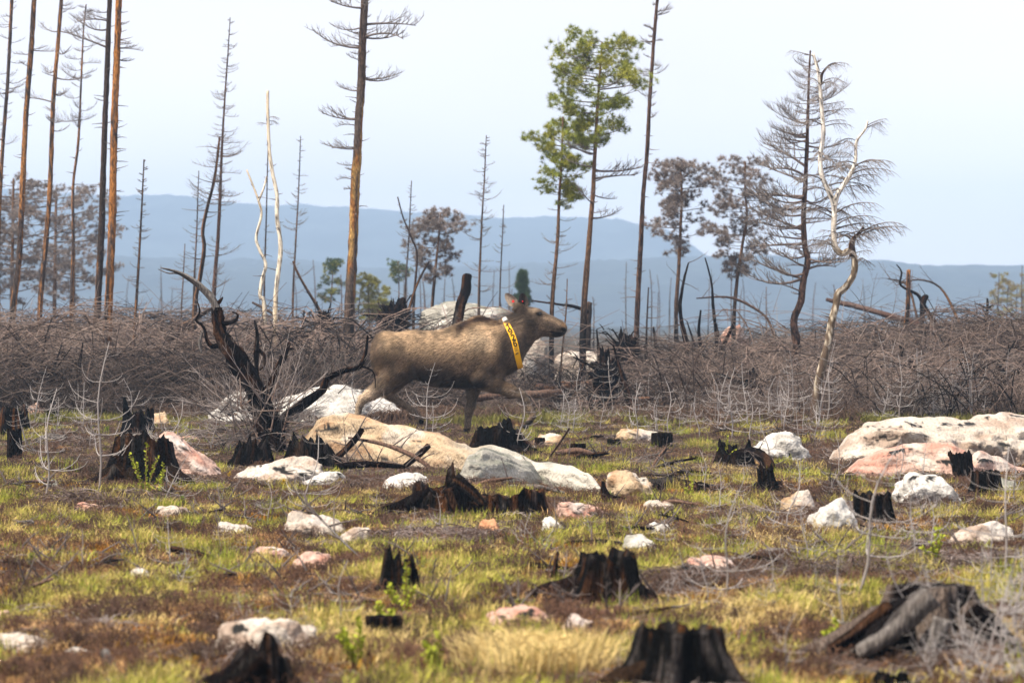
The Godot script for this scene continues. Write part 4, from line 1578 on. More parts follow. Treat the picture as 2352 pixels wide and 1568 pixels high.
func make_ground_cover() -> void:
	var cells := {}
	for k in keep_clear.size():
		var c = keep_clear[k]
		for ix in range(floori(c[0] - c[2] * 1.4 - 0.2), floori(c[0] + c[2] * 1.4 + 0.2) + 1):
			for iz in range(floori(c[1] - c[3] * 1.4), floori(c[1] + c[3] * 2.1 + 0.7) + 1):
				var key := Vector2i(ix, iz)
				if not cells.has(key): cells[key] = []
				cells[key].append(k)
	rng.seed = 4242
	var green := []; var green_c := PackedColorArray()
	var straw := []; var straw_c := PackedColorArray()
	var heath := []; var heath_c := PackedColorArray()
	var moss := []; var moss_c := PackedColorArray()
	for k in 150000:
		var d := 16.5 + 52.0 * pow(rf(0, 1), 0.85)
		var x := rf(-1, 1) * (0.142 * d + 0.8)
		var z := -d
		var a := n_patch.get_noise_2d(x, z * 0.7)
		var b := n_patch.get_noise_2d(x * 3.1 + 40.0, z * 2.3)
		var g := n_patch.get_noise_2d(x * 2.0 + 700.0, z * 1.6) + 0.35 * n_patch.get_noise_2d(x * 7.0 + 11.0, z * 5.0)
		var o := n_patch.get_noise_2d(x * 1.7 + 300.0, z * 1.3)
		var fx := CX + x * F / d
		var room := room_for_grass(cells, x, z)
		if room == 0.0: continue
		var p := Vector3(x, ground_y(x, z), z)
		var turn := rf(0, TAU)
		var s := rf(0.7, 1.3)
		if room < 0.4 and rf(0, 1) < 0.6:
			var q := 0.07 * s
			heath.append(Transform3D(Basis(Vector3.UP, turn).scaled(Vector3(q * 1.4, q * 0.7, q * 1.4)), p))
			heath_c.append(tint(Color(0.035, 0.022, 0.017).lerp(Color(0.14, 0.07, 0.035), pow(rf(0, 1), 2.0)), 0.4))
			continue
		# burnt debris rather than grass in front of the brush and between the big rocks
		var waste := smoothstep(40.0, 50.0, d) * (0.85 if fx < 1050.0 else 0.42) + 0.20 * smoothstep(30.0, 40.0, d)
		if rf(0, 1) < waste * smoothstep(-0.25, 0.1, b + 0.15) and room > 0.4:
			var q := 0.12 * s
			heath.append(Transform3D(Basis(Vector3.UP, turn).scaled(Vector3(q * 1.3, q * 0.8, q * 1.3)), p))
			heath_c.append(tint(Color(0.030, 0.021, 0.017).lerp(Color(0.20, 0.13, 0.095), pow(rf(0, 1), 1.6)), 0.4))
			continue
		if b > 0.21 and rf(0, 1) < 0.8:
			if rf(0, 1) < 0.5:
				var q := 0.10 * s
				heath.append(Transform3D(Basis(Vector3.UP, turn).scaled(Vector3(q, q * 1.1, q)), p))
				heath_c.append(tint(Color(0.085, 0.050, 0.036), 0.4))
			continue
		if fx < 760.0 and d > 20.0 and d < 31.0: o += 0.22
		if o > 0.25 and rf(0, 1) < 0.75:
			if rf(0, 1) < 0.6:
				moss.append(Transform3D(Basis(Vector3.UP, turn).scaled(Vector3(0.11, 0.055, 0.11) * s), p))
				moss_c.append(tint(Color(0.33, 0.13, 0.022).lerp(Color(0.30, 0.22, 0.03), rf(0, 0.7)), 0.3))
			continue
		if g > 0.03 - 0.2 * a and rf(0, 1) < 0.92:
			var h := 0.105 * s * (0.7 + 0.9 * clampf(g * 2.0, 0, 1)) * (0.35 + 0.65 * room)
			green.append(Transform3D(Basis(Vector3.UP, turn).scaled(Vector3(0.15 * s, h, 0.15 * s)), p))
			green_c.append(tint(Color(0.36, 0.36, 0.055).lerp(Color(0.64, 0.47, 0.19), clampf(rf(0.0, 1.3) - g * 0.8, 0, 1)), 0.25))
		elif rf(0, 1) < 0.75:
			var h := 0.075 * s
			straw.append(Transform3D(Basis(Vector3.UP, turn).scaled(Vector3(0.16 * s, h, 0.16 * s)), p))
			straw_c.append(tint(Color(0.64, 0.42, 0.185).lerp(Color(0.33, 0.165, 0.08), rf(0, 1)), 0.3))
		else:
			var q := 0.10 * s
			heath.append(Transform3D(Basis(Vector3.UP, turn).scaled(Vector3(q, q * 1.2, q)), p))
			heath_c.append(tint(Color(0.12, 0.065, 0.042), 0.4))
	# grass and low heath among the brush, thinning out with distance
	for k in 26000:
		var d := 66.0 + 120.0 * pow(rf(0, 1), 1.5)
		var x := rf(-1, 1) * (0.135 * d + 1.0)
		var z := -d
		var g := n_patch.get_noise_2d(x * 0.6 + 700.0, z * 0.4)
		if room_for_grass(cells, x, z) == 0.0: continue
		var p := Vector3(x, ground_y(x, z), z)
		var s := rf(0.8, 1.5)
		if g > -0.12:
			green.append(Transform3D(Basis(Vector3.UP, rf(0, TAU)).scaled(Vector3(0.28 * s, 0.2 * s, 0.28 * s)), p))
			green_c.append(tint(Color(0.24, 0.20, 0.06).lerp(Color(0.16, 0.17, 0.04), rf(0, 1)), 0.25))
		else:
			heath.append(Transform3D(Basis(Vector3.UP, rf(0, TAU)).scaled(Vector3(0.25, 0.25, 0.25) * s), p))
			heath_c.append(tint(Color(0.11, 0.07, 0.05), 0.4))
	# long pale straw: a tussock near the lower edge and a strip behind the charred logs
	for c in [[1240, 1540, 70, 14, 260, 0.20], [1690, 1092, 60, 10, 220, 0.12], [1600, 1085, 60, 8, 120, 0.10], [560, 1095, 40, 6, 60, 0.10], [960, 1140, 60, 8, 90, 0.09], [1830, 1240, 120, 25, 120, 0.13], [820, 1480, 120, 30, 160, 0.13], [1780, 1420, 120, 30, 150, 0.14]]:
		for k in c[4]:
			var p := on_ground(c[0] + rng.randfn() * c[2] * 0.6, c[1] + rng.randfn() * c[3] * 0.7)
			var s := rf(0.7, 1.4)
			straw.append(Transform3D(Basis(Vector3.UP, rf(0, TAU)).scaled(Vector3(c[5] * 1.2, c[5], c[5] * 1.2) * s), p))
			straw_c.append(tint(Color(0.60, 0.46, 0.20), 0.25))
	# taller fresh blades in scattered clumps
	for k in 2600:
		var d := 17.0 + 50.0 * rf(0, 1)
		var cx := rf(-1, 1) * (0.14 * d + 0.5)
		if n_patch.get_noise_2d(cx * 2.0 + 700.0, -d * 1.6) < 0.1 or room_for_grass(cells, cx, -d) < 1.0: continue
		for m in 4:
			var x := cx + rng.randfn() * 0.15
			var z := -d + rng.randfn() * 0.15
			var s := rf(0.7, 1.3)
			green.append(Transform3D(Basis(Vector3.UP, rf(0, TAU)).scaled(Vector3(0.12, 0.17, 0.12) * s), Vector3(x, ground_y(x, z), z)))
			green_c.append(tint(Color(0.30, 0.34, 0.045), 0.25))
	tag(scatter("grass", tuft_mesh(1, 26, 0.8, 0.4, 0.020), green, green_c), "fresh yellow-green grass between the boulders and stumps", "grass", "", "stuff")
	tag(scatter("dry_grass", tuft_mesh(2, 26, 0.9, 0.8, 0.018), straw, straw_c), "low dead straw and brown grass matted over the ground", "dry grass", "", "stuff")
	tag(scatter("heather", arc_clump(3, 9, 1.0, 1.0, 0.035, Color(0.8, 0.8, 0.8), Color(1.3, 1.2, 1.15)), heath, heath_c), "dark brown heather twigs in burnt patches of the ground", "heather", "", "stuff")
	tag(scatter("moss", tuft_mesh(4, 26, 1.0, 0.25, 0.05), moss, moss_c), "orange and rusty moss in low cushions between the grass", "moss", "", "stuff")

func make_brush() -> void:
	rng.seed = 515
	var protos := []
	for k in 5:
		protos.append(arc_clump(60 + k, 46, 1.1, 0.75, 0.0065, Color(0.75, 0.70, 0.68), Color(1.35, 1.25, 1.22)))
	var xf := [[], [], [], [], []]
	var cc := [PackedColorArray(), PackedColorArray(), PackedColorArray(), PackedColorArray(), PackedColorArray()]
	rng.seed = 516
	for k in 3600:
		var d := 68.0 + 46.0 * rf(0, 1)
		var x := rf(-1, 1) * (0.135 * d + 1.5)
		var fx := CX + x * F / d
		# a gap with grass behind and to the right of the moose
		if d < 76.0 and fx > 820.0 and rf(0, 1) < (0.93 if fx < 1620.0 else 0.6): continue
		if d > 80.0 and fx > 1150.0 and fx < 1560.0 and rf(0, 1) < 0.6: continue
		var s := rf(0.5, 1.3) * (1.4 if fx < 820.0 and d > 74.0 else 1.0) * (0.95 if d > 90.0 else 1.0)
		if fx > 1900.0 and d > 76.0: s *= 1.45
		if fx > 820.0 and fx < 1560.0: s *= 0.8
		s *= 0.36 + 1.3 * clampf(0.5 + 1.3 * n_patch.get_noise_2d(x * 0.55, d * 0.35 + 900.0), 0.0, 1.0)
		var j := k % 5
		xf[j].append(Transform3D(Basis(Vector3.UP, rf(0, TAU)).scaled(Vector3(s * 1.2, s, s * 1.2)), Vector3(x, ground_y(x, -d), -d)))
		cc[j].append(tint(Color(0.185, 0.142, 0.122).lerp(Color(0.018, 0.013, 0.011), clampf(0.58 + 2.2 * n_patch.get_noise_2d(x * 0.7 + 50.0, d * 0.5) + rf(-0.35, 0.35), 0.0, 1.0)), 0.25))
	var tall := []
	var tall_c := PackedColorArray()
	for k in 300:
		var d := 72.0 + 42.0 * rf(0, 1)
		var x := rf(-1, 1) * (0.135 * d + 1.5)
		var fx := CX + x * F / d
		if fx > 840.0 and fx < 1560.0 and rf(0, 1) < 0.85: continue
		var s := rf(0.8, 1.5)
		tall.append(Transform3D(Basis(Vector3.UP, rf(0, TAU)).scaled(Vector3(s, s, s)), Vector3(x, ground_y(x, -d), -d)))
		tall_c.append(tint(Color(0.21, 0.17, 0.155).lerp(Color(0.05, 0.036, 0.03), rf(0, 1)), 0.25))
	tag(scatter("bowed_brush", arc_clump(95, 11, 1.6, 1.15, 0.009, Color(0.75, 0.70, 0.68), Color(1.35, 1.25, 1.22)), tall, tall_c), "taller bowed dead saplings arching out of the brush", "brush", "dead brush between the trees", "stuff")
	for j in 5:
		tag(scatter("dead_brush", protos[j], xf[j], cc[j]), "tangle of grey brown fallen saplings and twigs behind the moose", "brush", "dead brush between the trees", "stuff")

func make_litter() -> void:
	rng.seed = 616
	var a := []; var ac := PackedColorArray()
	var heaps := [[985, 1240, 55, 140], [1080, 1225, 45, 60], [1520, 1075, 130, 90], [860, 1092, 100, 220], [720, 1110, 80, 60], [1990, 1170, 110, 110], [2080, 1290, 160, 130], [620, 1125, 150, 60], [1900, 1300, 120, 60], [560, 985, 70, 90], [1150, 1010, 70, 40], [250, 1150, 90, 50], [200, 1020, 160, 130], [640, 1040, 120, 90], [1380, 1010, 160, 90], [1750, 1030, 130, 80], [1100, 1100, 100, 60], [1750, 1180, 130, 60], [350, 1070, 160, 70], [2250, 1290, 90, 80], [1450, 1050, 80, 50], [1620, 1330, 60, 30], [1900, 1050, 60, 40], [450, 975, 120, 60], [120, 1000, 120, 50]]
	for h in heaps:
		for k in h[3]:
			var q := Vector2(h[0] + rng.randfn() * h[2] * 0.55, h[1] + rng.randfn() * h[2] * 0.14)
			var p := on_ground(q.x, maxf(q.y, 905.0))
			var s := rf(0.22, 0.5)
			a.append(Transform3D(Basis(Vector3.UP, rf(0, TAU)).scaled(Vector3(s, s * 0.8, s)), p))
			ac.append(tint(Color(0.10, 0.066, 0.053).lerp(Color(0.26, 0.215, 0.20), pow(rf(0, 1), 2.0)), 0.3))
	for k in 3200:
		var d := 17.0 + 52.0 * rf(0, 1)
		var x := rf(-1, 1) * (0.135 * d + 0.5)
		var s := rf(0.15, 0.4)
		a.append(Transform3D(Basis(Vector3.UP, rf(0, TAU)).scaled(Vector3(s, s * 0.7, s)), Vector3(x, ground_y(x, -d), -d)))
		ac.append(tint(Color(0.12, 0.08, 0.065).lerp(Color(0.30, 0.26, 0.245), pow(rf(0, 1), 1.5)), 0.3))
	tag(scatter("twig_litter", arc_clump(71, 12, 1.0, 0.35, 0.016, Color(0.7, 0.7, 0.7), Color(1.4, 1.35, 1.35), 0.6), a, ac), "broken burnt twigs lying in heaps among stumps and boulders", "twigs", "", "stuff")

# a leafy shoot: red-brown stems with small fresh leaves; or a tuft of young pine
func sprig(x: float, top: float, foot: float, stems: int, desc: String, sd: int) -> void:
	rng.seed = sd
	var g := on_ground(x, foot)
	var h := (foot - top) * -g.z / F
	var o := thing("leafy_shoot", g, place_label(desc, x, foot), "shoot", "fresh leafy shoots")
	var mb := MB.new()
	var lb := MB.new()
	for k in stems:
		var a := rf(0, TAU)
		var hh := h * (1.0 if k == 0 else rf(0.45, 0.85))
		var e := Vector3(cos(a) * h * 0.35 * (0.15 if k == 0 else 1.0), hh, sin(a) * h * 0.3)
		var m := Vector3(e.x * 0.4, hh * 0.5, e.z * 0.4)
		mb.twig(Vector3(0, -0.03, 0), m, e, 0.006, 0.002, Color(0.16, 0.075, 0.045), Color(0.20, 0.12, 0.05), 6, 5)
		for j in 22:
			var t := 0.25 + 0.75 * j / 22.0
			var q := m * 2 * t * (1 - t) + e * t * t
			for s in 2:
				var d := Vector3(rf(-1, 1), rf(0.0, 1.0), rf(-1, 1)).normalized()
				var w := d.cross(Vector3(rf(-1, 1), rf(-1, 1), rf(-1, 1))).normalized() * rf(0.008, 0.014)
				var l := rf(0.02, 0.038)
				var c := tint(Color(0.30, 0.34, 0.035), 0.3)
				lb.tri(q, q + d * l * 0.5 + w, q + d * l, c, c)
				lb.tri(q, q + d * l, q + d * l * 0.5 - w, c, c)
	part("stem", mb.mesh(M.twig), o)
	part("leaves", lb.mesh(M.grass), o, "stuff")

var seedling_mesh_: ArrayMesh
func seedling(x: float, y: float, size: float, col: Color, desc: String) -> void:
	var g := on_ground(x, y + size * 0.7)
	var h := size * 1.6 * -g.z / F
	var mb := MB.new()
	rng.seed = int(x * 3.0 + y)
	mb.twig(Vector3(0, -0.03, 0), Vector3(0.01, 0.4, 0), Vector3(0, 0.8, 0), 0.03, 0.02, Color(0.2, 0.12, 0.06), Color(0.3, 0.2, 0.06), 4, 5)
	for k in 90:
		var q := Vector3(0, rf(0.25, 0.8), 0)
		var d := Vector3(rf(-1, 1), rf(0.1, 1.5), rf(-1, 1)).normalized()
		var w := d.cross(Vector3(rf(-1, 1), rf(-1, 1), rf(-1, 1))).normalized() * 0.022
		var c := tint(col, 0.3)
		mb.tri(q - w, q + w, q + d * rf(0.2, 0.4), c, c)
	var o := single("pine_seedling", mb.mesh(M.grass), g, place_label(desc, x, y), "seedling", "young pine seedlings")
	o.scale = Vector3(h, h, h)


# ---------------------------------------------------------------- the place

func make_boulders() -> void:
	# the long tan slab in the middle and the outcrop at the edge are each one mass of several faces
	var g := on_ground(960, 1090)
	var o := thing("rock_slab_ridge", g, "long low tan rock sloping down from the white boulder, with a grey end", "rock")
	landmarks.append(["the long tan rock", 930, 1080])
	slab(o, [[690, 1010], [735, 962], [800, 952], [900, 978], [1000, 1000], [1062, 1024], [1085, 1034], [1120, 1030], [1180, 1044], [1235, 1068], [1262, 1066], [1310, 1074], [1350, 1092], [1400, 1135]], 1060, 1144, 1.3, "tan", 11, -0.02, 0.0, "grey")
	slab(o, [[1052, 1092], [1078, 1044], [1112, 1031], [1160, 1042], [1215, 1064], [1250, 1104]], 1116, 1128, 0.9, "grey", 13, -0.05)
	g = on_ground(2150, 1095)
	o = thing("granite_outcrop", g, "broad layered granite outcrop, pink and white with black charred seams", "rock")
	landmarks.append(["the granite outcrop", 2130, 1090])
	slab(o, [[1908, 1078], [1935, 1040], [1975, 1000], [2020, 974], [2090, 966], [2180, 970], [2240, 972], [2300, 962], [2380, 955], [2480, 950], [2560, 990], [2600, 1060]], 1082, 1082, 2.2, "pale", 21, 0.07, 1.4)
	slab(o, [[1940, 1088], [1985, 1055], [2040, 1032], [2110, 1020], [2190, 1022], [2225, 1040], [2260, 1085]], 1104, 1100, 0.9, "pink", 23, 0.10)
	slab(o, [[2195, 1085], [2230, 1058], [2262, 1040], [2300, 1052], [2350, 1075], [2400, 1092]], 1104, 1106, 0.8, "pink", 24, 0.0)
	boulder("big white lichened boulder behind the uprooted charred trunk", "the big white boulder", 600, 915, 882, 990, "white", 31, 0.15, 0.10, 0.7)
	boulder("white boulder end showing through the twigs of the uprooted trunk", "", 478, 620, 898, 975, "white", 32, -0.1, 0.08, 0.7)
	boulder("steep pinkish boulder beside the tall dark stump", "the steep pinkish boulder", 395, 518, 1002, 1105, "pink", 33, -0.45, 0.10, 0.8)
	boulder("smooth pale humped boulder in front of the uprooted trunk", "the pale humped boulder", 528, 738, 1054, 1118, "pale", 34, 0.2, 0.04)
	boulder("narrow white rock lying below the long tan rock", "the narrow white rock", 872, 988, 1088, 1128, "white", 35, 0.4, 0.02)
	boulder("salmon pink boulder with a pointed end, above the small white stone", "the salmon pink boulder", 1268, 1402, 1150, 1200, "pink", 36, -0.1, -0.05)
	boulder("small bright white stone below the salmon pink boulder", "the small white stone", 1250, 1322, 1190, 1234, "white", 37, -0.3, 0.0)
	boulder("small orange stone at the edge of the twig heap", "the small orange stone", 1098, 1158, 1194, 1228, "orange", 38, 0.0, 0.0)
	boulder("tan boulder with a rounded shoulder against the charred log", "the tan shouldered boulder", 1366, 1505, 1088, 1152, "tan", 39, 0.2, 0.02)
	boulder("round pale grey boulder among the saplings behind the fire-eaten lump", "the round grey boulder", 1718, 1858, 986, 1062, "white", 40, 0.0, -0.05)
	boulder("long white boulder streaked with lichen, below the outcrop", "the streaked white boulder", 2066, 2238, 1088, 1166, "white", 41, -0.35, 0.03)
	boulder("brightest white round boulder, the larger of two touching", "the white round boulder", 1838, 1978, 1144, 1228, "white", 42, 0.0, -0.06)
	boulder("tan topped boulder touching the white round boulder", "", 1782, 1882, 1132, 1196, "tan", 43, 0.1, 0.0)
	boulder("striped low boulder at the edge, below the streaked white boulder", "the striped low boulder", 2165, 2345, 1204, 1262, "pale", 44, 0.1, 0.08)
	boulder("pink flat rock with a dark burnt root in front", "the pink flat rock", 1560, 1695, 1280, 1325, "pink", 45, 0.1, 0.03)
	boulder("pink rough rock below the long root of the big stump", "the pink rough rock", 1108, 1270, 1382, 1442, "pink", 46, 0.0, 0.06)
	boulder("small pink rock beside the pink rough rock", "the small pink rock", 1282, 1362, 1408, 1452, "pink", 47, 0.1, 0.10)
	boulder("low cream stone half sunk in grass near the small pink rock", "", 1425, 1490, 1412, 1438, "pale", 48, 0.0, 0.05)
	boulder("long wavy pink rock lying flat in the grass", "the wavy pink rock", 555, 690, 1262, 1296, "pink", 49, -0.2, -0.04)
	boulder("raised end of pink rock beside the wavy pink rock", "", 660, 775, 1262, 1308, "pink", 50, 0.2, -0.04)
	boulder("grey and cream boulder with a smooth back in the grass", "the smooth grey boulder", 650, 785, 1176, 1238, "pale", 51, -0.1, 0.04)
	boulder("flaky pale rock half covered with heather twigs", "the flaky pale rock", 503, 612, 1200, 1242, "pale", 52, -0.3, 0.08)
	boulder("cream stone in the grass below the tall dark stump", "", 328, 436, 1158, 1190, "pale", 53, 0.0, 0.04)
	boulder("cream rounded boulder cut by the frame edge", "the cream edge boulder", -30, 122, 1456, 1505, "pale", 54, 0.0, -0.05)
	boulder("flat white stone next to the cream rounded boulder", "", 128, 216, 1482, 1512, "white", 55, 0.0, 0.02)
	boulder("pink cream boulder with a blackened crest behind the charred spike", "the blackened cream boulder", 500, 728, 1424, 1512, "pale", 56, 0.0, 0.16)
	boulder("small pale pink stone at the frame edge beside a dark stick", "", -20, 46, 1398, 1434, "pink", 57, 0.0, 0.0)
	boulder("small peach stone under a heather clump", "the peach stone", 286, 362, 1308, 1340, "pale", 58, 0.0, 0.04)
	boulder("white stone with a burnt black tail in the grass", "the black tailed stone", 1478, 1545, 1202, 1238, "white", 59, 0.0, 0.10)
	boulder("low grey lichen stone below the black tailed stone", "", 1430, 1525, 1228, 1266, "grey", 60, 0.0, 0.02)
	boulder("low cream stone between the salmon pink boulder and the charred log", "", 1478, 1562, 1144, 1180, "pale", 61, 0.0, 0.03)
	boulder("crumbly pink stone in the grass in front of the tall dark stump's roots", "", 150, 242, 1152, 1174, "pink", 62, 0.0, 0.04)
	boulder("great pale boulder rising behind the moose's back", "the great pale boulder", 940, 1205, 695, 790, "grey", 63, 0.0, 0.02, 0.7, 92.0)
	boulder("pale cracked boulder under the green pine's trunk", "the pale cracked boulder", 1285, 1430, 798, 880, "pale", 64, 0.0, 0.06, 0.7, 86.0)
	boulder("pale knobbly boulder under the moose's chin", "", 1180, 1260, 772, 850, "pale", 65, 0.0, 0.05, 0.7, 84.0)
	boulder("pink stone at the edge beside the grey split stump", "the pink edge stone", 58, 112, 924, 970, "pink", 66, 0.0, 0.02)
	boulder("flat tan rock beyond the row of small cut stumps", "the flat tan rock", 1405, 1512, 982, 1018, "tan", 67, 0.0, 0.0)
	boulder("cream rock beside the charred stump under the moose's lifted foot", "", 1215, 1295, 992, 1032, "tan", 68, 0.0, 0.02)
	boulder("pinkish boulder far back among charred stems", "", 1618, 1695, 742, 840, "pink", 69, 0.4, 0.04, 0.7, 96.0)
	boulder("white lumps of stone on black charred soil below the pale humped boulder", "", 690, 800, 1086, 1122, "white", 70, 0.0, 0.24)
	boulder("pale rock with a charred edge beside the twig heap", "", 762, 852, 1212, 1262, "pale", 71, 0.2, 0.14)
	boulder("grey pale stone under the cut edge stump", "", 2232, 2360, 1096, 1140, "grey", 72, 0.0, 0.03)
	boulder("greenish grey flat stone by the sprout stump", "", 88, 140, 1098, 1126, "grey", 73, 0.1, 0.02)
	boulder("tan stone behind the split black stump", "", 338, 398, 944, 985, "tan", 74, 0.0, 0.04)
	boulder("pink flat stone between the split black stump and the uprooted trunk", "", 392, 460, 1000, 1022, "pink", 75, 0.0, 0.02)

func make_stumps() -> void:
	var st: Node3D
	st = stump("tall dark stump with spreading roots and a leafy shoot in front", "the tall dark stump", 320, 990, 1125, 110, 225, 0.14, [[150, 6, 50]], [[160, 0.55, 0.16], [20, 0.45, 0.14], [100, 0.30, 0.12], [185, 0.60, 0.10]], 0.35, 1)
	add_arm(st, 42.4, [[180, 1142], [228, 1122], [275, 1080]], 14, 46, "char", [], "root", 0.22)
	add_arm(st, 42.4, [[440, 1146], [400, 1128], [365, 1090]], 14, 40, "char", [], "root", 0.22)
	stump("split black stump with two jagged horns behind the tall dark stump", "the split black stump", 314, 935, 1000, 66, 80, 0.25, [[175, 34, 38], [20, 12, 40]], [], 0.12, 2)
	stump("dark stump base leaning beside the uprooted trunk", "the leaning stump base", 572, 985, 1082, 66, 118, 0.45, [[60, 12, 50]], [[150, 0.4, 0.14]], 0.1, 3, 0.12)
	stump("charred stump with a slanting jagged top beside the pale humped boulder", "the slant topped stump", 712, 978, 1092, 74, 165, 0.42, [[170, 22, 40], [10, 4, 30]], [[180, 0.5, 0.14], [20, 0.5, 0.13]], 0.15, 4, -0.05)
	st = stump("jagged black stump in front of the moose's forelegs", "the jagged black stump", 1142, 968, 1050, 86, 150, 0.26, [[285, 22, 30], [85, 8, 30]], [[10, 0.65, 0.12], [40, 0.7, 0.10], [170, 0.3, 0.12]], 0.08, 5)
	add_arm(st, 52.6, [[1250, 1060], [1215, 1030], [1178, 995]], 9, 30, "char", [], "root", 0.22)
	add_arm(st, 52.6, [[1085, 1045], [1110, 1018], [1130, 985]], 10, 26, "char", [], "root", 0.22)
	st = stump("burnt stump with one tall upright splinter beside a brown hollow", "the tall splinter stump", 1020, 1110, 1188, 120, 175, 0.20, [[75, 66, 15], [165, 18, 35]], [[175, 0.9, 0.14], [25, 0.6, 0.16], [70, 0.35, 0.13]], 0.55, 6)
	add_arm(st, 36.6, [[835, 1186], [925, 1164], [992, 1130]], 16, 46, "char", [], "root", 0.22)
	add_arm(st, 36.4, [[1112, 1158], [1076, 1124], [1042, 1100]], 18, 36, "char", [], "root", 0.22)
	add_arm(st, 36.3, [[1062, 1196], [1046, 1160], [1032, 1120]], 24, 36, "char", [], "root", 0.22)
	stump("low burnt hollow mound of roots beside the tall splinter stump", "the burnt hollow mound", 1165, 1122, 1190, 150, 190, 0.30, [[10, 10, 40], [60, 6, 30]], [[10, 0.45, 0.1]], 0.75, 7)
	stump("reddish square block of stump at the end of the burnt hollow", "", 1222, 1128, 1190, 50, 62, 0.15, [], [], 0.9, 8)
	stump("rotten crumbling black stump with loose roots in the grass", "the rotten black stump", 915, 1262, 1372, 62, 125, 0.35, [[140, 24, 30], [30, 6, 30]], [[30, 0.8, 0.14], [150, 0.3, 0.12], [80, 0.4, 0.12]], 0.30, 9)
	st = stump("big charred stump with a long root and a black stick standing beside it", "the big charred stump", 1398, 1262, 1396, 112, 215, 0.16, [[300, 22, 30], [350, 14, 22]], [[176, 0.85, 0.20], [160, 0.6, 0.14], [10, 0.45, 0.16], [60, 0.3, 0.14]], 0.30, 10)
	add_arm(st, 27.2, [[1130, 1398], [1200, 1382], [1260, 1352], [1335, 1326]], 20, 50, "char", [], "root", 0.22)
	add_arm(st, 27.0, [[1545, 1392], [1505, 1372], [1465, 1335]], 16, 44, "char", [], "root", 0.22)
	st = stump("blurred charred stump at the lower frame edge, closest to the viewer", "the close charred stump", 1562, 1432, 1610, 150, 300, 0.10, [[185, 20, 18], [20, 6, 30]], [[170, 0.5, 0.16], [10, 0.4, 0.14]], 0.75, 11)
	add_arm(st, 19.2, [[1395, 1580], [1455, 1540], [1510, 1480]], 40, 80, "char", [], "root", 0.22)
	add_arm(st, 19.1, [[1560, 1620], [1560, 1560], [1565, 1490]], 60, 80, "log", [], "root", 0.22)
	st = stump("dark charred spike rising from a root at the lower frame edge", "the dark spike", 610, 1500, 1604, 70, 170, 0.12, [[80, 64, 42]], [[170, 0.9, 0.25], [10, 0.3, 0.2]], 0.25, 12)
	add_arm(st, 19.4, [[455, 1580], [535, 1552], [592, 1500]], 36, 80, "char", [], "root", 0.22)
	st = stump("wide sawn stump with pale curved roots and dark hollows between them", "the wide sawn stump", 2150, 1348, 1512, 170, 380, 0.02, [], [[130, 0.65, 0.16], [165, 0.9, 0.12], [95, 0.35, 0.13], [40, 0.5, 0.14], [10, 0.5, 0.12]], 1.0, 13, 0.0, false)
	add_arm(st, 21.0, [[1975, 1498], [2040, 1460], [2095, 1408], [2140, 1366]], 34, 66, "bare", [], "root", 0.22)
	add_arm(st, 20.9, [[2130, 1520], [2150, 1470], [2165, 1420]], 26, 48, "bare", [], "root", 0.22)
	add_arm(st, 21.2, [[1905, 1490], [1975, 1450], [2050, 1395]], 20, 44, "char", [], "root", 0.22)
	add_arm(st, 21.1, [[2330, 1500], [2280, 1450], [2230, 1400]], 26, 56, "char", [], "root", 0.22)
	stump("small cut black stump beyond the twig heap, with ragged sides", "the small black stump", 1522, 992, 1036, 42, 52, 0.08, [], [], 0.05, 14, 0.0, false)
	stump("small flat cut stump in dry grass behind the grey rock end", "the small flat stump", 1328, 1018, 1052, 34, 42, 0.03, [], [], 0.12, 15, 0.0, false)
	stump("little dark stump between the small flat stump and the small black stump", "", 1410, 1006, 1036, 30, 40, 0.12, [], [], 0.05, 16, 0.0, false)
	stump("little grey stump in front of the cream rock", "", 1240, 1004, 1028, 20, 26, 0.05, [], [], 0.3, 17, 0.0, false)
	stump("black upright stump against the granite outcrop", "the black upright stump", 2208, 1032, 1102, 48, 62, 0.14, [[210, 6, 40]], [], 0.04, 18)
	stump("grey black cut stump below the black upright stump", "the grey cut stump", 2268, 1076, 1152, 58, 96, 0.10, [], [[20, 0.3, 0.16]], 0.4, 19)
	stump("dark stump hidden by twigs behind the white round boulder", "the hidden dark stump", 2005, 1118, 1212, 78, 110, 0.22, [[200, 10, 30]], [], 0.15, 20)
	stump("mossy cut stump with green leaves in front of it", "the leafy cut stump", 880, 1414, 1482, 78, 92, 0.03, [], [], 0.25, 21, 0.0, false)
	stump("grey split stump standing by the pink edge stone", "the grey split stump", 28, 920, 1010, 52, 84, 0.25, [[20, 10, 40]], [[20, 0.8, 0.16]], 0.8, 22)
	stump("narrow black post stump with ash spots", "the narrow black post", 30, 976, 1058, 30, 36, 0.12, [], [], 0.1, 23)
	stump("black stub in front of the wide sawn stump", "", 2050, 1535, 1600, 60, 100, 0.25, [], [], 0.08, 24)
	stump("squat black stub beside the pink edge stone", "", 118, 938, 975, 26, 34, 0.1, [], [], 0.05, 25)
	stump("black stub behind the fire-eaten lump", "", 1672, 1010, 1062, 34, 60, 0.3, [[180, 8, 40]], [], 0.06, 26)
	stump("two-pronged black stub beside the round grey boulder", "", 1808, 1030, 1066, 26, 34, 0.3, [[160, 10, 40]], [], 0.1, 27)
	stump("small black stub in the grass behind the salmon pink boulder", "", 1600, 1045, 1075, 24, 34, 0.2, [], [], 0.1, 28)
	stump("low dark burnt stump in front of the pink flat rock", "", 1598, 1296, 1332, 60, 90, 0.3, [], [], 0.35, 29)
	stump("low cut black stump in dry grass above the tan topped boulder", "", 1770, 1104, 1130, 48, 60, 0.04, [], [], 0.05, 30, 0.0, false)
	stump("black burnt lump beside the long wavy rock", "", 852, 1190, 1212, 34, 46, 0.3, [], [], 0.1, 31)

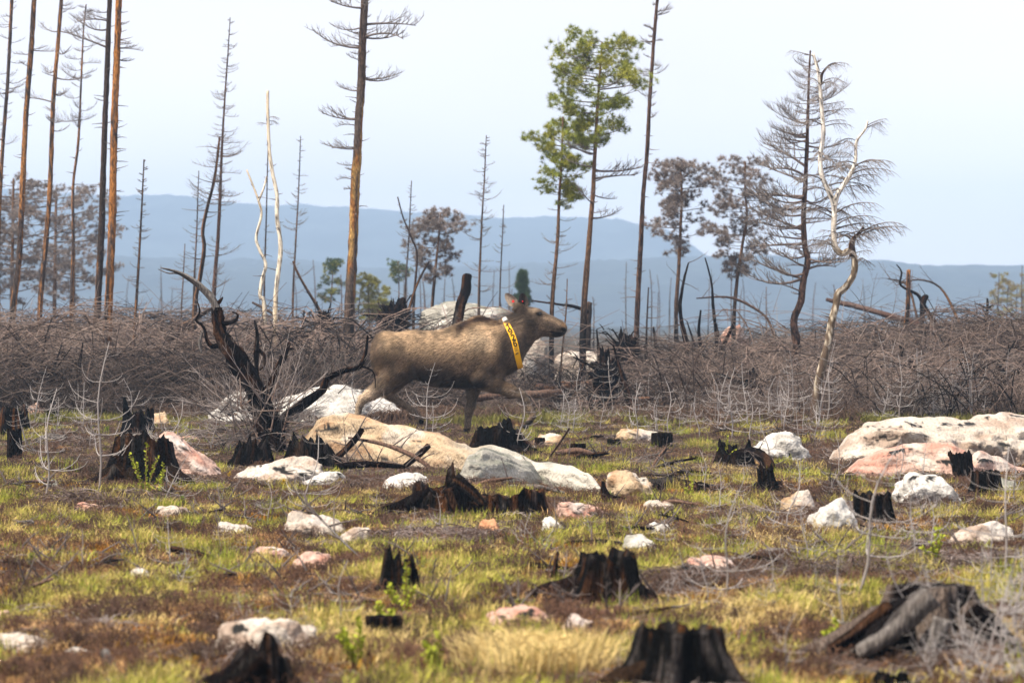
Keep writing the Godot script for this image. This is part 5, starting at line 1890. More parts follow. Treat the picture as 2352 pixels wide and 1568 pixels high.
func make_logs() -> void:
	pole("charred_stick", "black stick standing upright on the root of the big charred stump", "", "stick", [[1272, 1326, 27.9, 15], [1276, 1295, 27.9, 11], [1281, 1267, 27.9, 6]], "char")
	pole("grey_snag", "grey weathered broken snag tilting at the lower frame edge", "the tilted grey snag", "snag", [[268, 1600, 20.4, 54], [252, 1540, 20.4, 44], [238, 1492, 20.4, 18]], "bare")
	pole("charred_log", "black burnt log with one upturned horn, lying by the tan boulder", "the horned black log", "log", [[1384, 1105, 39.0, 7], [1388, 1128, 39.0, 16], [1402, 1150, 39.0, 30], [1450, 1160, 39.2, 34], [1500, 1172, 39.4, 30]], "char", "", 3, 0.2)
	pole("charred_log", "thick charred log lying in the straw behind the horned log", "the thick charred log", "log", [[1485, 1128, 41.5, 44], [1540, 1125, 41.5, 52], [1610, 1130, 41.3, 50], [1668, 1140, 41.0, 40]], "char", "", 4, 0.3, 0.4)
	stump("fire-eaten black lump of roots among dry grass, before the round grey boulder", "the fire-eaten lump", 1692, 1022, 1090, 66, 120, 0.40, [[20, 16, 30], [200, 18, 26]], [[20, 0.6, 0.14], [160, 0.4, 0.12], [60, 0.4, 0.12]], 0.08, 32)
	stump("narrow black stub standing at the end of the fire-eaten lump", "", 1766, 1058, 1134, 34, 48, 0.25, [[30, 8, 40]], [[170, 0.9, 0.3]], 0.06, 33, -0.15)
	pole("charred_log", "black root bending from the fire-eaten lump down to its narrow stub", "", "root", [[1700, 1046, 46.4, 26], [1732, 1040, 46.0, 20], [1756, 1058, 45.7, 24], [1768, 1086, 45.4, 26]], "char", "", 8, 0.3, 0.5)
	pole("charred_stick", "dark leaning stick at the rock pile under the moose's hind foot", "", "stick", [[775, 1050, 46.4, 16], [810, 1015, 46.4, 15], [832, 985, 46.4, 12]], "char", "", 3, 0.3)
	pole("charred_stick", "short black stick end lying on the long tan rock", "", "stick", [[930, 1070, 46.0, 12], [962, 1045, 46.0, 14], [985, 1022, 46.0, 13]], "char")
	pole("fallen_branch", "reddish fallen branch lying along the foot of the long tan rock", "", "branch", [[800, 1005, 46.6, 5], [880, 1020, 46.3, 9], [950, 1048, 46.0, 12], [1000, 1085, 45.8, 9]], "brown", "", 8, 0.5)
	pole("fallen_branch", "dark fallen branch heaped below the long tan rock", "", "branch", [[770, 1072, 46.0, 16], [840, 1066, 45.9, 15], [930, 1072, 45.8, 9]], "char", "", 10, 0.5)
	pole("standing_stick", "orange brown stick slanting in the grass behind the small flat stump", "", "stick", [[1248, 1068, 48.6, 5], [1280, 1025, 48.4, 6], [1308, 984, 48.2, 5]], "brown")
	pole("standing_stick", "orange brown stick slanting by the thick charred log", "", "stick", [[1482, 1100, 46.0, 6], [1508, 1060, 46.0, 9], [1530, 1028, 46.0, 7]], "brown")
	pole("fallen_log", "pinkish peeled log end in the twig heap beside the grey rock end", "", "log", [[1320, 1086, 46.2, 12], [1390, 1072, 46.2, 14], [1440, 1068, 46.2, 9]], "brown", "", 5, 0.4)
	pole("leaning_snag", "long grey dead stem leaning across the grass over the wavy pink rock", "the leaning grey stem", "stem", [[866, 1312, 29.0, 7], [800, 1255, 29.4, 6], [740, 1195, 29.8, 5], [700, 1155, 30.2, 3]], "bare", "", 8, 0.25, 0.05)
	pole("charred_log", "black log in the burnt soil in front of the tall dark stump", "", "log", [[370, 1148, 40.0, 26], [450, 1150, 40.3, 34], [520, 1160, 40.2, 28], [590, 1172, 39.6, 14]], "char", "", 6, 0.3)
	pole("charred_log", "low brown charred root lying left of the tall splinter stump", "", "log", [[832, 1176, 37.6, 20], [900, 1172, 38.0, 30], [968, 1160, 38.4, 26]], "char", "", 4, 0.3)
	pole("grey_log", "short grey log lying in the grass below the leaning grey stem", "", "log", [[735, 1384, 25.8, 12], [790, 1388, 25.6, 16], [840, 1392, 25.5, 10]], "bare")
	pole("grey_root", "pale grey root lying between the rotten stump and the pink rough rock", "", "root", [[962, 1404, 25.0, 12], [1040, 1398, 25.1, 14], [1120, 1392, 25.0, 8]], "bare")
	pole("dark_stick", "dark stick beside the pale pink edge stone", "", "stick", [[-30, 1378, 26.0, 18], [20, 1395, 25.7, 14], [52, 1412, 25.4, 6]], "char")
	pole("dark_log", "black leaning log on the striped low boulder", "", "log", [[2210, 1225, 33.0, 20], [2212, 1262, 32.6, 22], [2208, 1295, 32.0, 16]], "char", "", 4, 0.3)
	pole("dark_log", "dark branch lying from the striped low boulder towards the frame edge", "", "branch", [[2172, 1236, 33.0, 6], [2240, 1258, 32.6, 9], [2330, 1288, 32.0, 9], [2420, 1310, 31.5, 8]], "char", "", 8, 0.3)
	pole("grey_branch", "long curved grey branch sweeping over the brown twig heap", "the sweeping grey branch", "branch", [[1880, 1228, 31.2, 3], [1920, 1262, 31.0, 5], [1990, 1285, 30.8, 7], [2060, 1276, 30.8, 6], [2110, 1245, 31.0, 4]], "bare", "", 9, 0.22, 0.05)
	pole("grey_branch", "grey bent branch above the wide sawn stump", "", "branch", [[1968, 1382, 24.6, 5], [2020, 1376, 24.6, 6], [2080, 1370, 24.6, 5], [2118, 1358, 24.6, 3]], "bare", "", 6, 0.15, 0.05)
	# behind the moose
	pole("charred_pole", "thick charred pole leaning behind the moose's back", "the leaning charred pole", "pole", [[985, 960, 76.0, 26], [1020, 850, 76.5, 26], [1047, 752, 77.0, 25], [1058, 700, 77.2, 22], [1068, 672, 77.4, 24], [1073, 633, 77.6, 22]], "char", "", 3, 0.4, 0.08)
	pole("fallen_log", "reddish fallen log behind the moose's forelegs", "", "log", [[1085, 916, 70.0, 12], [1150, 908, 70.4, 18], [1225, 906, 70.6, 18], [1290, 900, 71.0, 14]], "brown", "", 5, 0.5)
	pole("fallen_log", "long dark fallen log beyond the moose's lifted foot", "the long dark log", "log", [[1235, 892, 76.0, 24], [1340, 888, 76.5, 28], [1450, 890, 77.0, 30], [1570, 884, 77.5, 24]], "log", "", 16, 0.7)
	pole("fallen_log", "thin brown fallen log below the long dark log", "", "log", [[1330, 926, 73.0, 10], [1420, 918, 73.2, 12], [1500, 915, 73.4, 9]], "log", "", 6, 0.5)
	pole("white_log", "white birch log lying across black brush", "", "log", [[1640, 846, 84.0, 9], [1700, 850, 84.0, 10], [1770, 856, 84.0, 10], [1815, 850, 84.0, 8]], "birch", "", 5, 0.4)
	pole("dead_limb", "dark dead branch reaching over the moose's forehead from the green pine", "", "branch", [[1352, 716, 88.0, 9], [1320, 704, 88.0, 7], [1270, 697, 88.0, 5], [1222, 690, 88.0, 3]], "char", "", 5, 0.3)
	pole("fallen_log", "long fallen trunk slanting behind the bent birch", "the slanting trunk", "log", [[1900, 688, 98.0, 9], [2000, 712, 97.0, 13], [2100, 742, 96.0, 16], [2200, 775, 95.0, 14]], "log", "", 18, 0.9)
	pole("fallen_log", "second slanting fallen trunk low in the brush beyond the granite outcrop", "", "log", [[1890, 800, 86.0, 10], [2010, 845, 85.0, 13], [2120, 880, 84.0, 15], [2180, 900, 84.0, 12]], "log", "", 14, 0.9)
	pole("fallen_log", "orange scarred fallen trunk running off the frame edge", "", "log", [[2010, 770, 90.0, 8], [2120, 815, 88.0, 12], [2240, 858, 86.0, 17], [2400, 905, 84.0, 18]], "log", "", 18, 0.9)
	pole("fallen_log", "lowest fallen trunk above the granite outcrop, by the frame edge", "", "log", [[2110, 890, 80.0, 9], [2190, 918, 79.5, 13], [2290, 950, 79.0, 14]], "log", "", 10, 0.7)
	pole("fallen_log", "dark brown log end low in the brush by the frame edge", "", "log", [[2200, 940, 76.5, 26], [2290, 946, 76.5, 30], [2400, 955, 76.5, 30]], "char", "", 14, 0.8)
	pole("charred_snag", "crooked black stem with a hooked top beside the snag post", "the crooked black stem", "stem", [[2195, 800, 92.0, 18], [2150, 745, 92.0, 14], [2122, 700, 92.0, 10], [2108, 676, 92.0, 7], [2070, 655, 92.0, 5], [2072, 625, 92.0, 4], [2060, 607, 92.0, 3]], "char", "", 4, 0.6)
	pole("charred_snag", "drooping black strip hanging from the crooked black stem", "", "stem", [[2110, 800, 91.5, 6], [2118, 740, 91.5, 9], [2122, 690, 91.5, 16], [2132, 680, 91.5, 10]], "char", "", 2, 0.3)
	pole("charred_snag", "tall charred stem forking over the brush beside the brown pine", "", "stem", [[1600, 905, 82.0, 22], [1586, 828, 82.0, 15], [1563, 719, 82.0, 9], [1570, 650, 82.0, 6], [1582, 603, 82.0, 3]], "char", "", 5, 0.9)
	pole("charred_snag", "slim charred stem with a curved tip above the pinkish boulder", "", "stem", [[1650, 830, 83.0, 10], [1647, 784, 83.0, 9], [1638, 700, 83.0, 7], [1635, 650, 83.0, 5], [1620, 592, 83.0, 3]], "char", "", 3, 0.6)
	pole("charred_snag", "short charred stem between two taller charred stems", "", "stem", [[1625, 890, 81.0, 20], [1618, 840, 81.0, 12], [1606, 765, 81.0, 7], [1610, 712, 81.0, 4]], "char", "", 4, 0.5)
	pole("charred_snag", "charred stem leaning away beside the pinkish boulder", "", "stem", [[1618, 900, 81.0, 18], [1640, 840, 81.0, 14], [1676, 765, 81.0, 8], [1686, 740, 81.0, 4]], "char", "", 4, 0.6)
	pole("bent_sapling", "brown sapling bent into an arch beside the reddish dead pine", "", "sapling", [[1785, 800, 88.0, 5], [1765, 735, 88.0, 6], [1720, 700, 88.0, 6], [1670, 682, 88.0, 5], [1600, 685, 88.0, 3]], "brown", "", 10, 0.6, 0.05)
	pole("bent_sapling", "thin sapling bowed over behind the slanting trunk", "", "sapling", [[2120, 790, 96.0, 6], [2105, 720, 96.0, 6], [2085, 655, 96.0, 5], [2040, 640, 96.0, 3]], "grey", "", 9, 0.6, 0.05)
	pole("bent_sapling", "bowed grey sapling by the frame edge", "", "sapling", [[2225, 800, 95.0, 7], [2195, 720, 95.0, 7], [2160, 660, 95.0, 5], [2110, 642, 95.0, 4], [2060, 655, 95.0, 2]], "grey", "", 14, 0.8, 0.05)
	pole("leaning_snag", "dark thin stem leaning into the spiky root plate", "", "stem", [[752, 745, 86.0, 9], [720, 690, 86.0, 7], [690, 640, 86.0, 6], [672, 600, 86.0, 4]], "dark", "", 4, 0.5)
	pole("leaning_snag", "brown thin stem leaning the other way below the spiky root plate", "", "stem", [[580, 695, 86.0, 5], [640, 730, 85.0, 8], [700, 790, 84.0, 10], [755, 820, 83.0, 10]], "dark", "", 4, 0.6)
	pole("bent_sapling", "pale bent twig arching beside the main pine's foot", "", "sapling", [[775, 850, 78.0, 7], [792, 790, 78.0, 6], [790, 745, 78.0, 5], [820, 735, 78.0, 3]], "grey", "", 8, 0.5, 0.05)
	pole("charred_log", "dark brush-covered fallen trunk behind the tall snag limb", "", "log", [[365, 800, 82.0, 20], [410, 760, 82.0, 17], [450, 730, 82.0, 11], [500, 700, 82.0, 5]], "dark", "", 10, 0.7)
	pole("leaning_snag", "dark straight stick leaning up from the shaggy root plate", "", "stem", [[930, 745, 87.0, 8], [955, 660, 87.0, 6], [985, 600, 87.0, 4]], "dark", "", 3, 0.4)
	root_wad("spiky black root plate standing beside the main pine", "the spiky root plate", 745, 752, 85.0, 26, 201, [[110, 70, 10], [70, 60, 9], [160, 70, 10], [190, 75, 12], [140, 50, 8], [40, 40, 8], [20, 50, 9]])
	root_wad("large shaggy black root plate in front of the great pale boulder", "the shaggy root plate", 905, 742, 87.0, 40, 202, [[75, 60, 9], [60, 80, 8], [130, 60, 10], [165, 70, 10], [40, 60, 8], [20, 70, 7]])
	root_wad("black tangle of upturned roots beyond the long dark log", "the upturned root tangle", 1440, 810, 79.0, 32, 203, [[135, 80, 12], [120, 75, 10], [100, 60, 8], [75, 60, 9], [150, 60, 9], [50, 50, 9], [20, 50, 10]])
	root_wad("black root mass beneath the charred stems", "the black root mass", 1615, 880, 79.0, 46, 204, [[150, 60, 12], [60, 60, 12], [20, 70, 12], [190, 60, 10]])
	root_wad("black root ball with one tall pointed splinter, near the frame edge", "the pointed root ball", 2240, 792, 90.0, 30, 205, [[68, 118, 18], [55, 80, 10], [100, 40, 10], [150, 50, 10]])

func make_uprooted() -> void:
	# the tall twisted trunk that dominates the left half
	rng.seed = 33
	var d := 51.5
	var o := thing("dead_tree", on_soil(615, d), "twisted charred trunk with a long pale curved limb rising above the brush", "dead trunk")
	landmarks.append(["the twisted charred trunk", 560, 960])
	var build := func(called: String, path: Array, style: String, rough: float) -> void:
		var pts := PackedVector3Array()
		for q in path: pts.append(at(q[0], q[1], d + (q[3] if q.size() > 3 else 0.0)))
		var sp := spline(pts, 5)
		var wid := PackedFloat32Array()
		for k in sp.size():
			var t := k / 5.0
			var a := mini(int(t), path.size() - 2)
			wid.append(lerpf(path[a][2], path[a + 1][2], t - a) * d / F)
		part(called, bole_mesh(sp, wid, style, int(path[0][0]), o.position, o.position.y - 5.0, rough, 13, 0.05), o)
	build.call("trunk", [[636, 1075, 70], [622, 1000, 54], [604, 940, 48], [582, 885, 50], [556, 840, 46], [528, 800, 38], [506, 768, 30], [499, 738, 24], [498, 706, 18]], "char", 0.36)
	build.call("limb", [[498, 712, 18], [484, 684, 17], [462, 660, 15], [440, 643, 12], [418, 630, 9], [395, 621, 6], [368, 615, 2]], "bare", 0.15)
	build.call("limb", [[495, 700, 12], [506, 690, 8], [511, 682, 3]], "char", 0.1)
	build.call("limb", [[430, 636, 7], [408, 628, 4], [385, 627, 3], [362, 618, 1.5]], "bare", 0.1)
	build.call("limb", [[612, 900, 20], [628, 868, 16], [645, 832, 15], [658, 804, 12], [664, 786, 7]], "char", 0.15)
	build.call("limb", [[655, 808, 6], [668, 800, 5], [676, 802, 3]], "char", 0.1)
	build.call("limb", [[618, 1010, 30, 0.3], [660, 955, 26, 0.3], [705, 922, 22, 0.3], [740, 895, 18, 0.3], [752, 868, 15, 0.3], [790, 852, 13, 0.3], [826, 841, 11, 0.3], [840, 806, 8, 0.3], [844, 770, 5, 0.3]], "char", 0.12)
	build.call("limb", [[826, 841, 5, 0.3], [850, 848, 4, 0.3], [860, 862, 3, 0.3], [862, 890, 2, 0.3]], "char", 0.1)
	build.call("limb", [[594, 1068, 30, 0.6], [606, 1030, 25, 0.6], [622, 1000, 22, 0.6], [650, 972, 18, 0.5]], "brown", 0.1)
	build.call("limb", [[510, 790, 14], [486, 795, 11], [474, 778, 8], [470, 758, 7], [462, 745, 6]], "char", 0.15)
	build.call("limb", [[465, 760, 6], [458, 790, 8], [462, 812, 4]], "bare", 0.1)
	build.call("limb", [[462, 745, 6], [450, 735, 6], [458, 715, 4], [452, 690, 2]], "char", 0.1)
	build.call("limb", [[505, 742, 14], [525, 742, 9], [541, 735, 8], [545, 722, 5], [532, 716, 3]], "char", 0.15)
	build.call("limb", [[598, 905, 12], [590, 860, 10], [588, 820, 12], [590, 770, 8], [584, 735, 4]], "char", 0.2)
	build.call("limb", [[590, 800, 9], [605, 815, 8], [606, 838, 6], [596, 850, 4]], "char", 0.15)
	build.call("limb", [[570, 860, 10], [545, 845, 6], [528, 838, 4], [508, 834, 2]], "char", 0.1)
	var mb := MB.new()
	for k in 90:
		var b := at(rf(540, 660), rf(900, 1035), d + rf(-0.2, 0.4))
		var a := rf(-0.3, PI + 0.3)
		var L := rf(0.3, 1.0)
		var dir := Vector3(cos(a), sin(a) * 0.9, rf(-0.4, 0.4)).normalized()
		limb(mb, b, dir, L, 0.011, rf(-0.1, 0.1), rf(-0.12, 0.2), 6, 0.45, 0.15, Color(0.17, 0.11, 0.085), Color(0.29, 0.25, 0.235))
	for k in 26:
		var b := at(rf(690, 800), rf(850, 905), d + 0.3)
		var dir := Vector3(rf(-0.3, 1), rf(-0.2, 1), rf(-0.4, 0.4)).normalized()
		limb(mb, b, dir, rf(0.2, 0.6), 0.007, 0.0, 0.1, 4, 0.4, 0.1, Color(0.06, 0.048, 0.043), Color(0.15, 0.13, 0.12))
	for k in 60:
		var b := at(rf(480, 660), rf(930, 1045), d + rf(-0.3, 0.4))
		var dir := Vector3(rf(-1, 0.6), rf(-0.1, 0.5), rf(-0.4, 0.4)).normalized()
		limb(mb, b, dir, rf(0.3, 0.8), 0.009, 0.1, -0.1, 7, 0.5, -0.1, Color(0.05, 0.042, 0.04), Color(0.17, 0.145, 0.135))
	for k in mb.v.size(): mb.v[k] -= o.position
	part("twigs", mb.mesh(M.twig), o, "stuff")

func make_trees() -> void:
	make_needle_mesh()
	tree("dead_tree", "thin dead tree with upswept twigs at the frame edge", "the edge tree", 90.0, [[26, 0], [17, 178], [3, 369], [-6, 600]], 7, 11, "patchy", [["spruce", -120, 330, 60, 70], ["stub", 330, 600, 12, 20]])
	tree("dead_pine", "tall burnt pine trunk with orange scales, second from the edge", "the second trunk", 86.0, [[77, 0], [70, 120], [58, 273], [51, 427], [42, 600], [27, 740]], 11, 15, "patchy", [["pine_dead", -140, 160, 12, 70], ["stub", 160, 640, 26, 30]])
	tree("dead_tree", "tall slim dead trunk with a few curved branches, third from the edge", "the third trunk", 88.0, [[140, 0], [131, 113], [121, 239], [114, 427], [104, 560], [90, 722]], 8, 14, "patchy", [["pine_dead", -140, 300, 24, 85], ["stub", 300, 640, 16, 30]])
	tree("dead_tree", "slender dead tree with drooping curled branches, fourth from the edge", "the fourth trunk", 92.0, [[197, 10], [191, 68], [186, 171], [179, 325], [167, 427], [167, 560], [162, 743]], 3, 11, "patchy", [["brushy", 10, 300, 30, 75], ["stub", 300, 640, 14, 28]])
	tree("dead_pine", "straight dark burnt trunk close behind the orange trunk", "the dark trunk", 84.0, [[251, 0], [246, 137], [239, 308], [232, 533], [222, 742]], 10, 18, "dark", [["pine_dead", -120, 260, 12, 130, -1.0], ["stub", 40, 620, 20, 30]])
	tree("dead_pine", "bright orange barked burnt trunk with flaking bark and a black foot", "the orange trunk", 80.0, [[272, 0], [268, 120], [261, 308], [256, 533], [244, 818]], 14, 21, "orange", [["stub", 0, 520, 26, 34, 1.0], ["stub", 0, 620, 12, 20], ["pine_dead", 70, 170, 5, 70, 1.0]])
	tree("dead_spruce", "small dead spruce with sparse short twigs left of the twin spruces", "the small dead spruce", 84.0, [[330, 366], [325, 470], [318, 600], [308, 760], [306, 800]], 3, 10, "dark", [["brushy", 366, 480, 12, 26], ["spruce", 400, 740, 46, 48]])
	tree("dead_spruce", "tall pointed dead spruce, straight, crossed by a leaning trunk", "the tall pointed spruce", 90.0, [[528, 40], [523, 120], [516, 222], [509, 342], [501, 533], [490, 690]], 2, 13, "red", [["spruce", 45, 480, 120, 66], ["spruce", 400, 680, 26, 70]])
	tree("dead_tree", "dark leaning trunk crossing the tall pointed spruce", "the crossing trunk", 86.0, [[504, 314], [492, 410], [475, 478], [465, 530], [468, 572], [458, 643], [446, 720]], 5, 15, "dark", [["stub", 320, 680, 16, 60]])
	tree("dead_tree", "pale thin dead tree left of the crossing trunk", "", 98.0, [[456, 392], [453, 470], [451, 533], [444, 690]], 2, 7, "grey", [["spruce", 395, 640, 46, 46]])
	tree("birch", "bare cream birch pole with a broken top", "the broken birch pole", 82.0, [[614, 208], [615, 273], [618, 342], [625, 393], [636, 451], [636, 500], [644, 572], [634, 664], [632, 730]], 7, 13, "birch", [["stub", 210, 640, 8, 40], ["birch", 215, 300, 3, 46]], "birch", "birches among the burnt trees")
	var bi := tree("birch", "short crooked birch with a forked top beside the birch pole", "the crooked birch", 84.0, [[566, 390], [581, 427], [593, 460], [600, 493], [588, 544], [595, 572], [610, 606], [602, 640], [597, 680], [607, 712]], 4, 13, "birch", [["stub", 400, 640, 7, 44]], "birch", "birches among the burnt trees")
	add_arm(bi, 84.0, [[612, 405], [606, 430], [597, 452], [592, 462]], 3, 6, "birch", [])
	tree("dead_tree", "thin straight dead stem between the two birches", "", 96.0, [[616, 300], [611, 500], [606, 690]], 2, 6, "dark", [["spruce", 310, 600, 16, 30]])
	tree("dead_spruce", "thin faint dead spruce between the birch pole and the main pine", "the faint spruce", 100.0, [[690, 312], [685, 444], [680, 533], [672, 700]], 2, 7, "grey", [["spruce", 315, 690, 50, 52]])
	tree("dead_pine", "thick tall dead pine with bare yellow wood below its drooping branches", "the main pine", 80.0, [[837, 0], [832, 103], [829, 205], [824, 273], [820, 359], [815, 427], [812, 533], [802, 735]], 15, 27, "main", [["pine_dead", -140, 130, 14, 125], ["pine_dead", 60, 300, 11, 110, -1.0], ["pine_dead", 20, 200, 6, 115, 1.0], ["pine_dead", 270, 460, 7, 90, -1.0], ["stub", 150, 560, 20, 32]])
	tree("green_pine", "living green pine with an open crown, the taller of two", "the green pine", 82.0, [[1383, 96], [1378, 171], [1372, 256], [1367, 342], [1362, 444], [1355, 533], [1340, 740]], 4, 19, "pine", [["green", 92, 345, 52, 108], ["pine_dead", 330, 560, 16, 100]], "pine", "living pines")
	tree("green_pine", "smaller green pine in front of the taller one's lower branches", "the smaller green pine", 84.0, [[1293, 268], [1290, 376], [1285, 444], [1280, 560], [1268, 710]], 4, 13, "pine", [["green", 290, 450, 34, 80], ["green", 430, 480, 6, 44, 1.0], ["spruce", 400, 680, 40, 66]], "pine", "living pines")
	tree("dead_pine", "tall slim dead tree with a feathery top right of the green pine", "the feathery tree", 84.0, [[1512, -20], [1504, 68], [1499, 137], [1492, 239], [1487, 342], [1478, 444], [1472, 560], [1462, 770]], 6, 14, "red", [["brushy", -90, 300, 34, 62], ["pine_dead", 60, 140, 3, 75, -1.0], ["stub", 300, 700, 16, 40]])
	tree("scorched_pine", "scorched pine with flat brown needle clumps and a pale orange trunk", "the brown pine", 94.0, [[1563, 376], [1566, 450], [1562, 560], [1558, 640], [1553, 725]], 4, 14, "pine", [["scorched", 380, 470, 26, 70], ["scorched", 470, 590, 14, 84]], "pine", "scorched brown pines")
	tree("scorched_pine", "scorched grey brown pine with a forked trunk and a ragged crown", "the ragged pine", 96.0, [[1712, 372], [1712, 440], [1716, 500], [1706, 560], [1694, 640], [1686, 740]], 4, 12, "pine", [["scorched", 376, 640, 46, 80]], "pine", "scorched brown pines")
	tree("dead_pine", "large reddish dead pine with long upcurved feathery boughs", "the reddish dead pine", 76.0, [[1862, 116], [1859, 171], [1856, 273], [1854, 342], [1850, 427], [1846, 500], [1849, 562], [1856, 600], [1845, 647], [1840, 691], [1824, 736], [1830, 784], [1832, 852]], 4, 22, "red", [["brushy", 120, 300, 26, 105], ["brushy", 240, 390, 9, 140, -1.0], ["brushy", 200, 460, 9, 120, 1.0], ["pine_dead", 300, 620, 40, 140], ["pine_dead", 440, 680, 16, 140, -1.0]])
	bi = tree("birch", "tall crooked white birch with a sharp elbow and a dark lower trunk", "the elbowed birch", 66.0, [[1868, 122], [1880, 164], [1885, 212], [1890, 273], [1892, 308], [1885, 359], [1888, 403], [1905, 440], [1917, 474], [1915, 520], [1916, 550], [1922, 572], [1936, 582], [1954, 576], [1964, 594], [1961, 630], [1942, 660], [1926, 674], [1920, 705], [1910, 739], [1903, 787], [1893, 828], [1883, 869], [1873, 940]], 7, 22, "birch_tall", [["birch", 125, 330, 16, 90], ["birch", 330, 620, 22, 115], ["birch", 440, 600, 7, 120, 1.0], ["stub", 700, 900, 8, 40]], "birch", "birches among the burnt trees")
	add_arm(bi, 66.0, [[1994, 277], [1988, 297], [1968, 326], [1965, 374], [1948, 410], [1926, 444], [1917, 474]], 4, 13, "birch_tall", [["birch", 285, 440, 16, 100]])
	add_arm(bi, 66.0, [[1984, 522], [1974, 536], [1962, 548], [1957, 566], [1960, 588]], 6, 17, "dark", [["birch", 524, 560, 5, 95], ["birch", 524, 545, 3, 120, 1.0]])
	add_arm(bi, 66.0, [[1920, 144], [1905, 150], [1890, 168], [1886, 190]], 3, 7, "dark", [["birch", 146, 175, 6, 60]])
	tree("snag_post", "orange brown branchless post standing in the brush", "the snag post", 92.0, [[2088, 620], [2086, 700], [2080, 790]], 10, 13, "orange", [], "snag")
	tree("dead_tree", "forked dark dead tree left of the shaggy root plate", "the forked dark tree", 96.0, [[913, 452], [926, 500], [946, 548], [958, 590], [950, 700]], 3, 9, "dark", [["spruce", 470, 640, 24, 50]])
	tree("dead_tree", "thin dead tree rising behind the forked dark tree", "", 99.0, [[945, 415], [942, 480], [938, 560], [930, 690]], 2, 7, "grey", [["spruce", 420, 640, 40, 40]])
	tree("scorched_pine", "scorched grey pine behind the leaning charred pole", "the scorched grey pine", 100.0, [[1012, 488], [1006, 560], [998, 640], [992, 720]], 4, 11, "pine", [["scorched", 488, 650, 34, 62]], "pine", "scorched brown pines")
	tree("dead_spruce", "slender dead spruce with even upswept twigs behind the moose's hump", "the slender spruce", 92.0, [[1117, 310], [1112, 420], [1106, 520], [1100, 690]], 2, 9, "grey", [["spruce", 315, 560, 60, 56], ["spruce", 500, 690, 18, 50]])
	tree("dead_tree", "thin pinkish dead stem behind the moose's ears", "", 100.0, [[1157, 470], [1153, 560], [1148, 690]], 2, 6, "grey", [["spruce", 475, 660, 22, 40]])
	tree("young_spruce", "small dense dark green spruce far behind the moose's head", "the dark green spruce", 150.0, [[1200, 628], [1200, 660], [1200, 700]], 2, 6, "pine", [["cone", 628, 700, 46, 22]], "spruce", "living pines")
	tree("young_pine", "small sparse green pine beyond the spiky root plate", "", 160.0, [[765, 602], [762, 660], [758, 720]], 2, 5, "pine", [["green", 602, 630, 12, 22, 0.0, Color(0.06, 0.09, 0.025)], ["green", 640, 700, 10, 30, 0.0, Color(0.07, 0.09, 0.03)]], "pine", "living pines")
	tree("young_pine", "young yellow green pine beside the foot of the main pine", "", 130.0, [[845, 640], [846, 690], [848, 735]], 3, 6, "pine", [["green", 640, 735, 34, 40, 0.0, Color(0.16, 0.155, 0.045)]], "pine", "living pines")
	tree("young_pine", "second young yellow green pine right of the first", "", 135.0, [[868, 684], [868, 715], [866, 740]], 3, 6, "pine", [["green", 686, 740, 20, 30, 0.0, Color(0.15, 0.145, 0.05)]], "pine", "living pines")
	tree("young_pine", "small pale green pine left of the forked dark tree", "", 165.0, [[914, 600], [916, 650], [916, 710]], 2, 5, "pine", [["green", 602, 650, 14, 26, 0.0, Color(0.08, 0.11, 0.04)]], "pine", "living pines")
	tree("dead_tree", "slim grey dead tree standing behind the moose's muzzle", "", 74.0, [[1303, 640], [1300, 720], [1292, 800], [1284, 900]], 2, 7, "grey", [["spruce", 650, 860, 30, 60]])
	tree("charred_post", "short dark broken post beside the green pine's trunk", "", 90.0, [[1352, 695], [1350, 760], [1346, 850]], 16, 18, "dark", [], "snag")
	tree("dead_tree", "thin black dead stem with two side twigs right of the feathery tree", "", 82.0, [[1490, 660], [1486, 740], [1484, 840]], 3, 7, "dark", [["stub", 670, 830, 10, 50]])
	tree("dead_tree", "blurred dead tree with many twigs between the twin spruces and small spruce", "", 104.0, [[424, 560], [420, 640], [416, 720]], 2, 6, "grey", [["spruce", 565, 710, 26, 44]])
	for s in [[30, 410, 120.0, 34, 150], [128, 440, 126.0, 30, 130], [-40, 470, 118.0, 30, 130], [170, 560, 130.0, 18, 80]]:
		tree("scorched_pine", "blurred grey brown scorched pine " + {30: "behind the second trunk", 128: "behind the third trunk", -40: "cut by the frame edge", 170: "low beside the fourth trunk"}[s[0]], "", s[2], [[s[0], s[1]], [s[0] - 2, s[1] + 130], [s[0] - 4, 720]], 5, 12, "pine", [["scorched", s[1] + 4, 700, s[3], s[4]]], "pine", "scorched brown pines")
	# trees farther out on the plain: thin, pale and softened by distance
	rng.seed = 88
	var far := []
	for k in 46:
		far.append([rf(-20, 2380), rf(150.0, 330.0), rf(0, 1), rf(60, 150)])
	for k in far.size():
		var f = far[k]
		if f[0] > 1850.0: f[3] *= 1.1
		var y0: float = 735.0 + 16761.0 / f[1]
		rng.seed = 1000 + k
		var lab := place_label(["thin pale dead trunk far off", "faint grey dead tree far off", "distant leafless trunk"][k % 3], f[0], 720.0)
		var top: float = 745.0 - f[3]
		tree("dead_tree", lab, "", f[1], [[f[0] + rf(-6, 6), top], [f[0], top + f[3] * 0.5], [f[0] + rf(-3, 3), y0]], 1.5, rf(2.5, 6.0), "bare" if f[2] < 0.5 else "grey", [["spruce", top + 4, 730, 14, 26]] if f[2] > 0.3 else [], "tree", "dead trees far out on the plain")
